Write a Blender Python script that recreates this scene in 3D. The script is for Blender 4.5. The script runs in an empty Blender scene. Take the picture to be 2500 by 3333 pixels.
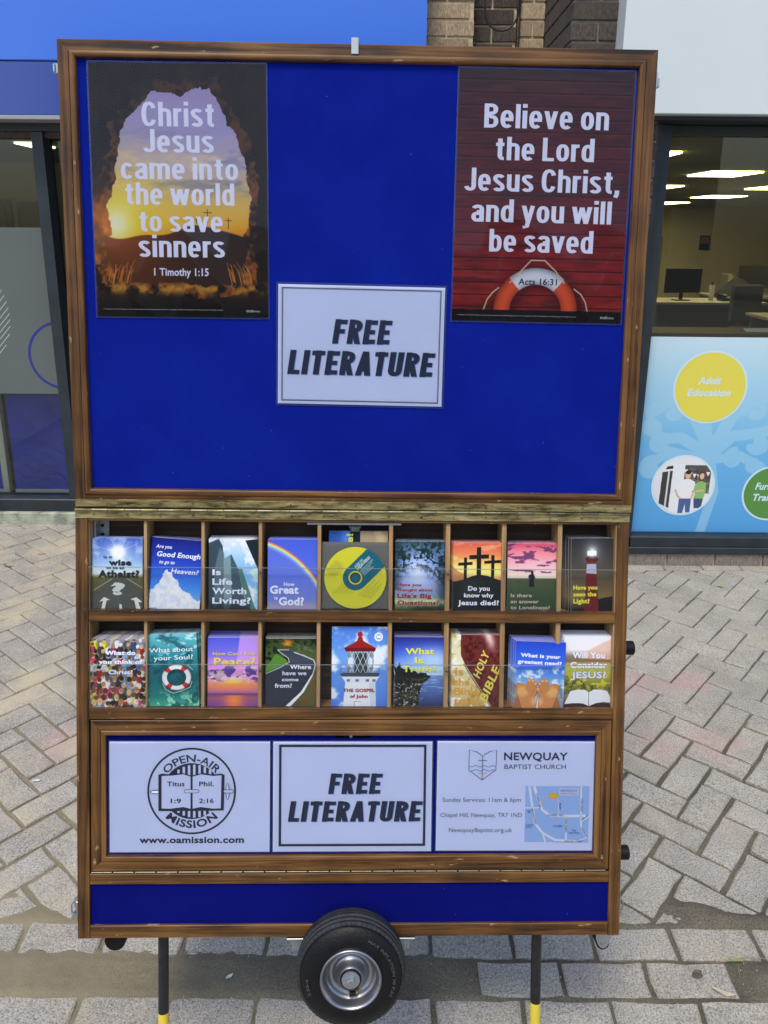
import bpy, bmesh, math, random
import numpy as np
from mathutils import Matrix, Vector

random.seed(7)
SC = bpy.context.scene
COL = SC.collection
rad = math.radians

# ------------------------------------------------------------------ camera
PITCH, ROLL, EYE = rad(16.117), rad(0.51), 1.680
cam = bpy.data.cameras.new("camera")
cam.sensor_fit = 'AUTO'
cam.sensor_width = 36.0
cam.lens = 36.0 * 792.72 / 1024.0
cam.shift_y = -56.73 / 1024.0
cam.clip_start, cam.clip_end = 0.05, 400
camo = bpy.data.objects.new("camera", cam)
COL.objects.link(camo)
camo.matrix_world = (Matrix.Translation((0, 0, EYE)) @ Matrix.Rotation(rad(90) - PITCH, 4, 'X')
                     @ Matrix.Rotation(ROLL, 4, 'Z'))
SC.camera = camo

# ------------------------------------------------------------------ world, sun, exposure
SUN_EL, SUN_AZ = rad(62), math.atan2(-0.94, -0.35)      # thinly veiled sun, high over the street behind the viewer
w = bpy.data.worlds.new("World")
SC.world = w
w.use_nodes = True
nt = w.node_tree
sky = nt.nodes.new("ShaderNodeTexSky")
sky.sky_type = 'NISHITA'
sky.sun_disc = False
sky.sun_elevation = SUN_EL
sky.sun_rotation = rad(90) - SUN_AZ
sky.dust_density = 2.0
sky.air_density = 1.0
sky.ozone_density = 1.5
bg = nt.nodes["Background"]
bg.inputs[1].default_value = 0.15
nt.links.new(sky.outputs[0], bg.inputs[0])
sun = bpy.data.lights.new("sun", 'SUN')
sun.energy = 1.35
sun.angle = rad(14.0)
sun.color = (1.0, 0.92, 0.78)
suno = bpy.data.objects.new("sun", sun)
COL.objects.link(suno)
sd = Vector((math.cos(SUN_AZ) * math.cos(SUN_EL), math.sin(SUN_AZ) * math.cos(SUN_EL), math.sin(SUN_EL)))
suno.rotation_euler = sd.to_track_quat('Z', 'Y').to_euler()
suno.location = (-6, 6, 9)
vs = SC.view_settings
vs.view_transform = 'Standard'
vs.look = 'None'
vs.exposure = 0.55
vs.gamma = 1.0
SC.cycles.max_bounces = 8
SC.cycles.transparent_max_bounces = 16

# ------------------------------------------------------------------ helpers
def S2L(c):
    c = [x / 255.0 if max(c) > 1.0 else x for x in c]
    return tuple((x / 12.92 if x <= 0.04045 else ((x + 0.055) / 1.055) ** 2.4) for x in c[:3]) + (1.0,)

def new_obj(name, data, parent=None, m=None):
    o = bpy.data.objects.new(name, data)
    COL.objects.link(o)
    if parent: o.parent = parent
    if m is not None: o.matrix_basis = m
    return o

def tag(o, label=None, cat=None, group=None, kind=None):
    if label: o["label"] = label
    if cat: o["category"] = cat
    if group: o["group"] = group
    if kind: o["kind"] = kind
    return o

def empty(name, m=None, label=None, cat=None, group=None):
    o = bpy.data.objects.new(name, None)
    o.empty_display_size = 0.05
    COL.objects.link(o)
    if m is not None: o.matrix_basis = m
    return tag(o, label, cat, group)

def copy_tree(o, parent=None):
    c = o.copy()
    COL.objects.link(c)
    if parent: c.parent = parent
    for ch in list(o.children): copy_tree(ch, c)
    return c

def words(name, m, parent, items, z, **kw):
    """each line of lettering as a part of its own: (text, x0, x1, baseline, cap, bold)"""
    for it in items:
        mb = MB()
        text(mb, it[0], it[1], it[2], it[3], it[4], z, it[5], *it[6:], **kw)
        mb.build(name, m, parent)

class MB:
    """collects faces of one mesh"""
    def __init__(s): s.v, s.f, s.sm = [], [], []
    def add(s, vs_, fs, smooth=False):
        b = len(s.v)
        s.v += [tuple(p) for p in vs_]
        s.f += [tuple(b + i for i in f) for f in fs]
        s.sm += [smooth] * len(fs)
        return s
    def box(s, x0, x1, y0, y1, z0, z1, bev=0.0):
        if bev <= 0:
            return s.add([(x0, y0, z0), (x1, y0, z0), (x1, y1, z0), (x0, y1, z0), (x0, y0, z1), (x1, y0, z1), (x1, y1, z1), (x0, y1, z1)],
                         [(0, 3, 2, 1), (4, 5, 6, 7), (0, 1, 5, 4), (1, 2, 6, 5), (2, 3, 7, 6), (3, 0, 4, 7)])
        b = bev
        vv = []
        for z, i in ((z0, 0), (z1, 0)):
            pass
        rings = [(z0, b), (z0 + b, 0), (z1 - b, 0), (z1, b)]
        for z, q in rings:
            if q: vv += [(x0 + b, y0 + b, z), (x1 - b, y0 + b, z), (x1 - b, y1 - b, z), (x0 + b, y1 - b, z)]
            else: vv += [(x0, y0, z), (x1, y0, z), (x1, y1, z), (x0, y1, z)]
        fs = [(3, 2, 1, 0), (12, 13, 14, 15)]
        for k in range(3):
            for i in range(4):
                j = (i + 1) % 4
                fs.append((4 * k + i, 4 * k + j, 4 * k + 4 + j, 4 * k + 4 + i))
        return s.add(vv, fs)
    def cyl(s, p0, p1, r0, r1=None, n=20, caps=True, smooth=True):
        r1 = r0 if r1 is None else r1
        p0, p1 = Vector(p0), Vector(p1)
        d = (p1 - p0).normalized()
        a = d.orthogonal().normalized()
        b = d.cross(a)
        vv = []
        for p, r in ((p0, r0), (p1, r1)):
            for i in range(n):
                t = 2 * math.pi * i / n
                vv.append(p + a * (r * math.cos(t)) + b * (r * math.sin(t)))
        s.add(vv, [(i, (i + 1) % n, n + (i + 1) % n, n + i) for i in range(n)], smooth)
        if caps: s.add(vv, [tuple(range(n - 1, -1, -1)), tuple(range(n, 2 * n))])
        return s
    def lathe(s, prof, n=64, smooth=True, close=False):
        """profile [(r, z)] turned about z"""
        m = len(prof)
        vv = [(r * math.cos(2 * math.pi * i / n), r * math.sin(2 * math.pi * i / n), z) for i in range(n) for r, z in prof]
        fs = []
        mm = m if close else m - 1
        for i in range(n):
            j = (i + 1) % n
            for k in range(mm):
                l = (k + 1) % m
                fs.append((i * m + k, j * m + k, j * m + l, i * m + l))
        return s.add(vv, fs, smooth)
    def tube(s, pts, r, n=8):
        pts = [Vector(p) for p in pts]
        rings = []
        prev = None
        for i, p in enumerate(pts):
            d = (pts[min(i + 1, len(pts) - 1)] - pts[max(i - 1, 0)]).normalized()
            a = d.orthogonal().normalized() if prev is None else (prev - d * prev.dot(d)).normalized()
            prev = a
            b = d.cross(a)
            rr = r[i] if isinstance(r, (list, tuple)) else r
            rings += [p + a * (rr * math.cos(2 * math.pi * k / n)) + b * (rr * math.sin(2 * math.pi * k / n)) for k in range(n)]
        fs = [(i * n + k, i * n + (k + 1) % n, (i + 1) * n + (k + 1) % n, (i + 1) * n + k) for i in range(len(pts) - 1) for k in range(n)]
        fs += []
        s.add(rings, fs, True)
        return s.add(rings, [tuple(range(n - 1, -1, -1)), tuple(range(len(rings) - n, len(rings)))])
    def quad(s, a, b, c, d): return s.add([a, b, c, d], [(0, 1, 2, 3)])
    # flat print, counter-clockwise in the page plane
    def poly(s, pts, z=0.0): return s.add([(p[0], p[1], z) for p in pts], [tuple(range(len(pts)))])
    def disc(s, cx, cy, r, z=0.0, n=48, ry=None):
        ry = r if ry is None else ry
        return s.poly([(cx + r * math.cos(2 * math.pi * i / n), cy + ry * math.sin(2 * math.pi * i / n)) for i in range(n)], z)
    def ring(s, cx, cy, r0, r1, z=0.0, n=64, a0=0.0, a1=360.0, k=1.0):
        full = abs(a1 - a0) >= 360
        m = n if full else n + 1
        vv = []
        for i in range(m):
            t = rad(a0 + (a1 - a0) * i / n)
            vv += [(cx + r0 * k * math.cos(t), cy + r0 * math.sin(t), z), (cx + r1 * k * math.cos(t), cy + r1 * math.sin(t), z)]
        return s.add(vv, [(2 * i, 2 * i + 1, (2 * i + 3) % (2 * m), (2 * i + 2) % (2 * m)) for i in range(n)])
    def stroke(s, pts, wd, z=0.0):
        L, Rr = [], []
        for i, p in enumerate(pts):
            a, b = pts[max(i - 1, 0)], pts[min(i + 1, len(pts) - 1)]
            dx, dy = b[0] - a[0], b[1] - a[1]
            l = math.hypot(dx, dy) or 1
            nx, ny = -dy / l * wd / 2, dx / l * wd / 2
            L.append((p[0] + nx, p[1] + ny, z)); Rr.append((p[0] - nx, p[1] - ny, z))
        n = len(pts)
        return s.add(L + Rr, [(n + i, n + i + 1, i + 1, i) for i in range(n - 1)])
    def rect(s, x0, y0, x1, y1, z=0.0): return s.poly([(x0, y0), (x1, y0), (x1, y1), (x0, y1)], z)
    def frame(s, x0, y0, x1, y1, t, z=0.0):
        s.rect(x0, y0, x1, y0 + t, z); s.rect(x0, y1 - t, x1, y1, z)
        s.rect(x0, y0 + t, x0 + t, y1 - t, z); return s.rect(x1 - t, y0 + t, x1, y1 - t, z)
    def mesh(s, name, mat=None):
        me = bpy.data.meshes.new(name)
        me.from_pydata(s.v, [], s.f)
        me.polygons.foreach_set("use_smooth", s.sm)
        if mat: me.materials.append(mat)
        me.update()
        return me
    def build(s, name, mat, parent=None, m=None):
        return new_obj(name, s.mesh(name, mat), parent, m)

# ------------------------------------------------------------------ materials
def nodes_of(name):
    m = bpy.data.materials.new(name)
    m.use_nodes = True
    return m, m.node_tree.nodes, m.node_tree.links, m.node_tree.nodes["Principled BSDF"]

def mat(name, col, rough=0.6, metal=0.0, var=0.0, vscale=40.0, bump=0.0, bscale=200.0, coat=0.0, emit=None, estr=0.0, spec=None, rv=0.0):
    m, N, L, P = nodes_of(name)
    col = tuple(col[:3]) + (1.0,)
    P.inputs["Base Color"].default_value = col
    P.inputs["Roughness"].default_value = rough
    P.inputs["Metallic"].default_value = metal
    P.inputs["Coat Weight"].default_value = coat
    P.inputs["Coat Roughness"].default_value = 0.05
    if spec is not None: P.inputs["Specular IOR Level"].default_value = spec
    tc = N.new("ShaderNodeTexCoord")
    if var or rv:
        n = N.new("ShaderNodeTexNoise")
        n.inputs["Scale"].default_value = vscale
        n.inputs["Detail"].default_value = 6
        L.new(tc.outputs["Object"], n.inputs["Vector"])
        if var:
            r = N.new("ShaderNodeValToRGB")
            r.color_ramp.elements[0].position = 0.3
            r.color_ramp.elements[1].position = 0.7
            r.color_ramp.elements[0].color = tuple(c * (1 - var) for c in col[:3]) + (1,)
            r.color_ramp.elements[1].color = tuple(min(1, c * (1 + var)) for c in col[:3]) + (1,)
            L.new(n.outputs["Fac"], r.inputs["Fac"])
            L.new(r.outputs["Color"], P.inputs["Base Color"])
        if rv:
            mr = N.new("ShaderNodeMapRange")
            mr.inputs["To Min"].default_value = max(0, rough - rv)
            mr.inputs["To Max"].default_value = rough + rv
            L.new(n.outputs["Fac"], mr.inputs["Value"])
            L.new(mr.outputs[0], P.inputs["Roughness"])
    if bump:
        n2 = N.new("ShaderNodeTexNoise")
        n2.inputs["Scale"].default_value = bscale
        n2.inputs["Detail"].default_value = 5
        L.new(tc.outputs["Object"], n2.inputs["Vector"])
        b = N.new("ShaderNodeBump")
        b.inputs["Strength"].default_value = bump
        b.inputs["Distance"].default_value = 0.01
        L.new(n2.outputs["Fac"], b.inputs["Height"])
        L.new(b.outputs["Normal"], P.inputs["Normal"])
    if emit:
        P.inputs["Emission Color"].default_value = tuple(emit[:3]) + (1,)
        P.inputs["Emission Strength"].default_value = estr
    return m

def wood(name, axis, dark=(0.024, 0.010, 0.003), mid=(0.102, 0.045, 0.011), light=(0.205, 0.096, 0.024), rough=0.42, wear=0.58, shift=0.0):
    """stained timber, grain along local axis 0 = x or 1 = y"""
    m, N, L, P = nodes_of(name)
    tc = N.new("ShaderNodeTexCoord")
    mp = N.new("ShaderNodeMapping")
    mp.inputs["Location"].default_value = (shift, shift * 1.7, 0)
    sc = [95.0, 95.0, 95.0]
    sc[axis] = 3.0
    mp.inputs["Scale"].default_value = sc
    L.new(tc.outputs["Object"], mp.inputs["Vector"])
    n1 = N.new("ShaderNodeTexNoise"); n1.inputs["Scale"].default_value = 1.0; n1.inputs["Detail"].default_value = 8
    n1.inputs["Roughness"].default_value = 0.65; n1.inputs["Distortion"].default_value = 0.6
    L.new(mp.outputs[0], n1.inputs["Vector"])
    n3 = N.new("ShaderNodeTexNoise"); n3.inputs["Scale"].default_value = 7.0; n3.inputs["Detail"].default_value = 3
    L.new(tc.outputs["Object"], n3.inputs["Vector"])
    mx = N.new("ShaderNodeMath"); mx.operation = 'MULTIPLY_ADD'; mx.inputs[1].default_value = 0.50; 
    L.new(n3.outputs["Fac"], mx.inputs[0])
    sb = N.new("ShaderNodeMath"); sb.operation = 'SUBTRACT'; sb.inputs[1].default_value = 0.25
    L.new(n1.outputs["Fac"], sb.inputs[0]); L.new(sb.outputs[0], mx.inputs[2])
    r = N.new("ShaderNodeValToRGB")
    e = r.color_ramp.elements
    e[0].position = 0.34; e[0].color = dark + (1,)
    e[1].position = 0.68; e[1].color = light + (1,)
    k = e.new(0.50); k.color = mid + (1,)
    L.new(mx.outputs[0], r.inputs["Fac"])
    # worn flecks
    mp2 = N.new("ShaderNodeMapping")
    s2 = [70.0, 70.0, 70.0]; s2[axis] = 22.0
    mp2.inputs["Scale"].default_value = s2
    mp2.inputs["Location"].default_value = (3.1 + shift, 0, 0)
    L.new(tc.outputs["Object"], mp2.inputs["Vector"])
    n2 = N.new("ShaderNodeTexNoise"); n2.inputs["Scale"].default_value = 1.0; n2.inputs["Detail"].default_value = 4; n2.inputs["Roughness"].default_value = 0.6
    L.new(mp2.outputs[0], n2.inputs["Vector"])
    rr = N.new("ShaderNodeMapRange"); rr.inputs["From Min"].default_value = wear + 0.08; rr.inputs["From Max"].default_value = wear + 0.12
    L.new(n2.outputs["Fac"], rr.inputs["Value"])
    mixc = N.new("ShaderNodeMixRGB"); mixc.inputs[2].default_value = (0.36, 0.24, 0.12, 1)
    L.new(rr.outputs[0], mixc.inputs[0]); L.new(r.outputs[0], mixc.inputs[1])
    L.new(mixc.outputs[0], P.inputs["Base Color"])
    P.inputs["Roughness"].default_value = rough
    P.inputs["Specular IOR Level"].default_value = 0.35
    b = N.new("ShaderNodeBump"); b.inputs["Strength"].default_value = 0.4; b.inputs["Distance"].default_value = 0.002
    L.new(n1.outputs["Fac"], b.inputs["Height"]); L.new(b.outputs[0], P.inputs["Normal"])
    return m

M = {}
M['wood_h'] = wood("stained wood across", 0)
M['wood_v'] = wood("stained wood upright", 1)
M['wood_h2'] = wood("stained bead across", 0, (0.035, 0.014, 0.004), (0.128, 0.055, 0.014), (0.24, 0.112, 0.030), shift=4.0)
M['wood_v2'] = wood("stained bead upright", 1, (0.035, 0.014, 0.004), (0.128, 0.055, 0.014), (0.24, 0.112, 0.030), shift=4.0)
M['pine_v'] = wood("varnished pine upright", 1, (0.22, 0.12, 0.05), (0.36, 0.22, 0.10), (0.48, 0.31, 0.15), wear=0.9)
M['pine_h'] = wood("varnished pine across", 0, (0.22, 0.12, 0.05), (0.36, 0.22, 0.10), (0.48, 0.31, 0.15), wear=0.9)
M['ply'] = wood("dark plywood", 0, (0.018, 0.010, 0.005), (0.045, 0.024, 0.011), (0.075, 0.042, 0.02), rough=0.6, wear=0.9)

def felt(name, col, lint=True):
    m, N, L, P = nodes_of(name)
    tc = N.new("ShaderNodeTexCoord")
    n = N.new("ShaderNodeTexNoise"); n.inputs["Scale"].default_value = 5.0; n.inputs["Detail"].default_value = 10; n.inputs["Roughness"].default_value = 0.7
    L.new(tc.outputs["Object"], n.inputs["Vector"])
    r = N.new("ShaderNodeValToRGB"); e = r.color_ramp.elements
    n.inputs["Scale"].default_value = 3.4
    e[0].position = 0.3; e[0].color = tuple(c * 0.84 for c in col) + (1,)
    e[1].position = 0.75; e[1].color = (col[0] * 2, col[1] * 1.8, min(1, col[2] * 1.16), 1)
    L.new(n.outputs["Fac"], r.inputs["Fac"])
    v = N.new("ShaderNodeTexVoronoi"); v.inputs["Scale"].default_value = 38.0
    L.new(tc.outputs["Object"], v.inputs["Vector"])
    lt = N.new("ShaderNodeMath"); lt.operation = 'LESS_THAN'; lt.inputs[1].default_value = 0.024
    L.new(v.outputs["Distance"], lt.inputs[0])
    mx = N.new("ShaderNodeMixRGB"); mx.inputs[2].default_value = (0.12, 0.17, 0.45, 1)
    L.new(r.outputs[0], mx.inputs[1])
    if lint: L.new(lt.outputs[0], mx.inputs[0])
    else: mx.inputs[0].default_value = 0
    L.new(mx.outputs[0], P.inputs["Base Color"])
    P.inputs["Roughness"].default_value = 0.95
    P.inputs["Specular IOR Level"].default_value = 0.1
    P.inputs["Sheen Weight"].default_value = 0.22
    P.inputs["Sheen Roughness"].default_value = 0.4
    P.inputs["Sheen Tint"].default_value = (0.12, 0.30, 1.0, 1)
    n2 = N.new("ShaderNodeTexNoise"); n2.inputs["Scale"].default_value = 900.0
    L.new(tc.outputs["Object"], n2.inputs["Vector"])
    b = N.new("ShaderNodeBump"); b.inputs["Strength"].default_value = 0.3; b.inputs["Distance"].default_value = 0.001
    L.new(n2.outputs["Fac"], b.inputs["Height"]); L.new(b.outputs[0], P.inputs["Normal"])
    return m
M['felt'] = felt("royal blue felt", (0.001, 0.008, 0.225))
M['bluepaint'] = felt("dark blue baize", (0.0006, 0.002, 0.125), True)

M['paper'] = mat("white paper", (0.60, 0.67, 0.91), 0.5, var=0.02, vscale=8)
M['pages'] = mat("booklet pages", (0.72, 0.75, 0.80), 0.7, var=0.06, vscale=300)
M['steel'] = mat("zinc plated steel", (0.46, 0.50, 0.52), 0.38, 1.0, var=0.15, vscale=30, rv=0.1)
M['rim'] = mat("pressed steel rim", (0.36, 0.37, 0.40), 0.34, 1.0, var=0.2, vscale=18, rv=0.1)
M['aluminium'] = mat("dull aluminium", (0.42, 0.45, 0.45), 0.45, 0.7, var=0.1, vscale=60)
M['rubber'] = mat("black rubber", (0.005, 0.0055, 0.0062), 0.45, spec=0.25, var=0.35, vscale=30, bump=0.15, bscale=300, rv=0.1)
M['tread'] = mat("dusty tread rubber", (0.022, 0.025, 0.030), 0.6, var=0.35, vscale=60, bump=0.3, bscale=350)
M['rubber_letter'] = mat("dusty moulded rubber", (0.05, 0.05, 0.052), 0.7)
M['black_plastic'] = mat("black plastic", (0.012, 0.014, 0.018), 0.4, var=0.2)
M['black_paint'] = mat("scuffed black paint", (0.010, 0.010, 0.012), 0.38, var=0.5, vscale=80, bump=0.1)
M['yellow'] = mat("yellow tape", (0.72, 0.56, 0.05), 0.45, var=0.08, vscale=30)
M['void'] = mat("dark opening", (0.006, 0.005, 0.004), 0.9)

def brass():
    m, N, L, P = nodes_of("tarnished brass")
    tc = N.new("ShaderNodeTexCoord")
    mp = N.new("ShaderNodeMapping"); mp.inputs["Scale"].default_value = (14, 90, 90)
    L.new(tc.outputs["Object"], mp.inputs["Vector"])
    n = N.new("ShaderNodeTexNoise"); n.inputs["Scale"].default_value = 1.6; n.inputs["Detail"].default_value = 9; n.inputs["Roughness"].default_value = 0.7
    L.new(mp.outputs[0], n.inputs["Vector"])
    r = N.new("ShaderNodeValToRGB"); e = r.color_ramp.elements
    e[0].position = 0.38; e[0].color = (0.060, 0.048, 0.018, 1)
    e[1].position = 0.70; e[1].color = (0.55, 0.47, 0.22, 1)
    k = e.new(0.5); k.color = (0.26, 0.215, 0.085, 1)
    L.new(n.outputs["Fac"], r.inputs["Fac"]); L.new(r.outputs[0], P.inputs["Base Color"])
    P.inputs["Metallic"].default_value = 0.55
    mr = N.new("ShaderNodeMapRange"); mr.inputs["To Min"].default_value = 0.65; mr.inputs["To Max"].default_value = 0.3
    L.new(n.outputs["Fac"], mr.inputs["Value"]); L.new(mr.outputs[0], P.inputs["Roughness"])
    return m
M['brass'] = brass()
M['knuckle'] = mat("dull knuckle metal", (0.26, 0.24, 0.16), 0.4, 0.8, var=0.2, vscale=80)

def glass(name, refl=1.0, tint=(1, 1, 1), rough=0.0, veil=0.0, veilcol=(0.6, 0.65, 0.7)):
    m = bpy.data.materials.new(name); m.use_nodes = True
    N, L = m.node_tree.nodes, m.node_tree.links
    N.remove(N["Principled BSDF"])
    out = N["Material Output"]
    t = N.new("ShaderNodeBsdfTransparent"); t.inputs[0].default_value = tuple(tint) + (1,)
    g = N.new("ShaderNodeBsdfGlossy"); g.inputs["Roughness"].default_value = rough
    fr = N.new("ShaderNodeFresnel"); fr.inputs["IOR"].default_value = 1.5
    mm = N.new("ShaderNodeMath"); mm.operation = 'MULTIPLY'; mm.inputs[1].default_value = refl
    L.new(fr.outputs[0], mm.inputs[0])
    mx = N.new("ShaderNodeMixShader")
    L.new(mm.outputs[0], mx.inputs[0])
    L.new(g.outputs[0], mx.inputs[2])
    if veil > 0:
        d = N.new("ShaderNodeBsdfDiffuse"); d.inputs[0].default_value = tuple(veilcol) + (1,)
        m2 = N.new("ShaderNodeMixShader"); m2.inputs[0].default_value = veil
        L.new(t.outputs[0], m2.inputs[1]); L.new(d.outputs[0], m2.inputs[2])
        L.new(m2.outputs[0], mx.inputs[1])
    else:
        L.new(t.outputs[0], mx.inputs[1])
    L.new(mx.outputs[0], out.inputs["Surface"])
    return m
M['acrylic'] = glass("clear acrylic", 0.30, (0.985, 0.99, 0.99), 0.02, 0.004)
M['acrylic_edge'] = mat("acrylic edge", (0.20, 0.22, 0.22), 0.3)
M['pouch'] = glass("laminating film", 0.9, (0.94, 0.96, 1.0), 0.06, 0.07, (0.45, 0.55, 0.8))
M['window'] = glass("window glass", 0.8, (0.86, 0.88, 0.82), 0.0, 0.006, (0.5, 0.5, 0.45))
M['film'] = glass("laminate gloss", 0.60, (1, 1, 1), 0.035, 0.0)

# ------------------------------------------------------------------ prints painted as pixel arrays
def vnoise(h, w_, ny, nx, rng):
    g = rng.random((int(ny) + 2, int(nx) + 2))
    y = np.linspace(0, ny, h, endpoint=False); x = np.linspace(0, nx, w_, endpoint=False)
    yi, xi = y.astype(int), x.astype(int)
    fy, fx = (y - yi)[:, None], (x - xi)[None, :]
    fy, fx = fy * fy * (3 - 2 * fy), fx * fx * (3 - 2 * fx)
    a = g[np.ix_(yi, xi)]; b = g[np.ix_(yi, xi + 1)]; c = g[np.ix_(yi + 1, xi)]; d = g[np.ix_(yi + 1, xi + 1)]
    return a * (1 - fx) * (1 - fy) + b * fx * (1 - fy) + c * (1 - fx) * fy + d * fx * fy

class Art:
    """x right, y down, both 0..1"""
    def __init__(s, w_, h, seed=1):
        s.w, s.h = w_, h
        s.a = np.zeros((h, w_, 3))
        s.y, s.x = np.meshgrid((np.arange(h) + .5) / h, (np.arange(w_) + .5) / w_, indexing='ij')
        s.r = np.random.default_rng(seed)
    def fbm(s, ny, nx, octv=5, gain=0.55):
        t = np.zeros((s.h, s.w)); a = 1; tot = 0
        for _ in range(octv):
            t += a * vnoise(s.h, s.w, ny, nx, s.r); tot += a; a *= gain; ny *= 2; nx *= 2
        return t / tot
    def grad(s, stops):
        ys = [q[0] for q in stops]
        for c in range(3): s.a[..., c] = np.interp(s.y, ys, [q[1][c] / 255 for q in stops])
        return s
    def mix(s, col, m):
        m = np.clip(m, 0, 1)[..., None]
        s.a = s.a * (1 - m) + np.array(col) / 255 * m
        return s
    def ss(s, v, a, b):
        t = np.clip((v - a) / (b - a), 0, 1)
        return t * t * (3 - 2 * t)
    def el(s, cx, cy, rx, ry, soft=0.02):
        d = np.sqrt(((s.x - cx) / rx) ** 2 + ((s.y - cy) / ry) ** 2)
        return 1 - s.ss(d, 1 - soft, 1 + soft)
    def pol(s, pts, dx=0, dy=0):
        x, y = s.x + dx, s.y + dy
        ins = np.zeros((s.h, s.w), bool)
        n = len(pts)
        for i in range(n):
            x1, y1 = pts[i]; x2, y2 = pts[(i + 1) % n]
            if y1 == y2: continue
            c = ((y1 > y) != (y2 > y)) & (x < (x2 - x1) * (y - y1) / (y2 - y1) + x1)
            ins ^= c
        return ins.astype(float)
    def line(s, pts, wd):
        m = np.zeros((s.h, s.w))
        asp = s.h / s.w
        for (x1, y1), (x2, y2) in zip(pts[:-1], pts[1:]):
            dx, dy = x2 - x1, (y2 - y1) * asp
            l2 = dx * dx + dy * dy + 1e-9
            t = np.clip(((s.x - x1) * dx + (s.y - y1) * asp * dy) / l2, 0, 1)
            d = np.hypot(s.x - x1 - t * dx, (s.y - y1) * asp - t * dy)
            m = np.maximum(m, 1 - s.ss(d, wd * .5 - .6 / s.w, wd * .5 + .6 / s.w))
        return m
    gain = 1.30
    def image(s, name):
        im = bpy.data.images.new(name, s.w, s.h)
        px = np.ones((s.h, s.w, 4), np.float32)
        q = np.clip(s.a, 0, 1) ** 2.2 * s.gain                 # inks under full light, as albedo
        q = np.where(q > .6, .6 + .3 * (1 - np.exp(-(q - .6) / .3)), q)
        px[..., :3] = (q ** (1 / 2.2))[::-1]
        im.pixels.foreach_set(px.ravel())
        im.update()
        im.pack()
        return im

def print_mat(name, art, rough=0.35, coat=0.0, dim=1.0):
    m, N, L, P = nodes_of(name)
    t = N.new("ShaderNodeTexImage"); t.image = art.image(name); t.extension = 'EXTEND'
    mu = N.new("ShaderNodeMixRGB"); mu.blend_type = 'MULTIPLY'; mu.inputs[0].default_value = 1
    mu.inputs[2].default_value = (dim, dim, dim, 1)
    L.new(t.outputs[0], mu.inputs[1])
    L.new(mu.outputs[0], P.inputs["Base Color"])
    P.inputs["Roughness"].default_value = rough
    P.inputs["Specular IOR Level"].default_value = 0.12
    P.inputs["Coat Weight"].default_value = coat
    P.inputs["Coat Roughness"].default_value = 0.06
    return m

def sheet(name, m, x0, y0, x1, y1, z, parent, nx=1, ny=1, wav=0.0, mtx=None):
    """a flat printed sheet with UVs, optionally very slightly wavy"""
    vv, uv, fs = [], [], []
    for j in range(ny + 1):
        for i in range(nx + 1):
            a, b = i / nx, j / ny
            zz = z + wav * (math.sin(a * 9.1 + b * 3.3 + x0 * 40) * math.sin(b * 7.7 + a * 2.1 + y0 * 30))
            vv.append((x0 + (x1 - x0) * a, y0 + (y1 - y0) * b, zz)); uv.append((a, b))
    for j in range(ny):
        for i in range(nx):
            k = j * (nx + 1) + i
            fs.append((k, k + 1, k + nx + 2, k + nx + 1))
    me = bpy.data.meshes.new(name)
    me.from_pydata(vv, [], fs)
    ul = me.uv_layers.new(name="UVMap")
    for lp in me.loops: ul.data[lp.index].uv = uv[lp.vertex_index]
    if nx > 1: me.polygons.foreach_set("use_smooth", [True] * len(fs))
    me.materials.append(m)
    return new_obj(name, me, parent, mtx)

# ------------------------------------------------------------------ lettering
_gc = {}
def glyphs(txt, off):
    k = (txt, off)
    if k not in _gc:
        cu = bpy.data.curves.new("t", 'FONT')
        cu.body = txt; cu.size = 1.0; cu.resolution_u = 3 if len(txt) < 40 else 1
        cu.fill_mode = 'FRONT'; cu.offset = off; cu.space_character = 1.0 + 1.6 * off
        ob = bpy.data.objects.new("t", cu)
        me = ob.to_mesh()
        vv = np.empty(len(me.vertices) * 3); me.vertices.foreach_get("co", vv)
        vv = vv.reshape(-1, 3)[:, :2].copy()
        fs = [tuple(p.vertices) for p in me.polygons]
        ob.to_mesh_clear()
        bpy.data.objects.remove(ob); bpy.data.curves.remove(cu)
        _gc[k] = (vv, fs)
    return _gc[k]
CAP = glyphs("H", 0.0)[0][:, 1].max()

def text(mb, txt, x0, x1, yb, cap, z=0.0, bold=0.02, shear=0.0, rot=0.0, arc=None):
    """lay txt from x0 to x1 on baseline yb; rot in degrees about (x0, yb)"""
    vv, fs = glyphs(txt, bold)
    v = vv.copy()
    lo, hi = v[:, 0].min(), v[:, 0].max()
    k = cap / (CAP + 2 * bold)
    v[:, 1] = (v[:, 1] + bold) * k
    v[:, 0] = (v[:, 0] - lo) / (hi - lo) * (x1 - x0 - shear * cap)
    v[:, 0] += shear * v[:, 1]
    if arc:
        cx, cy, r, mid, sgn = arc
        wd = x1 - x0
        t = rad(mid) - sgn * (v[:, 0] - wd / 2) / (r if sgn > 0 else (r - cap * .5))
        rr = r + sgn * v[:, 1]
        v = np.stack([cx + rr * np.cos(t), cy + rr * np.sin(t)], 1)
    else:
        c, s_ = math.cos(rad(rot)), math.sin(rad(rot))
        v = np.stack([x0 + v[:, 0] * c - v[:, 1] * s_, yb + v[:, 0] * s_ + v[:, 1] * c], 1)
    mb.add([(a, b, z) for a, b in v], fs)
    return mb

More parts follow.
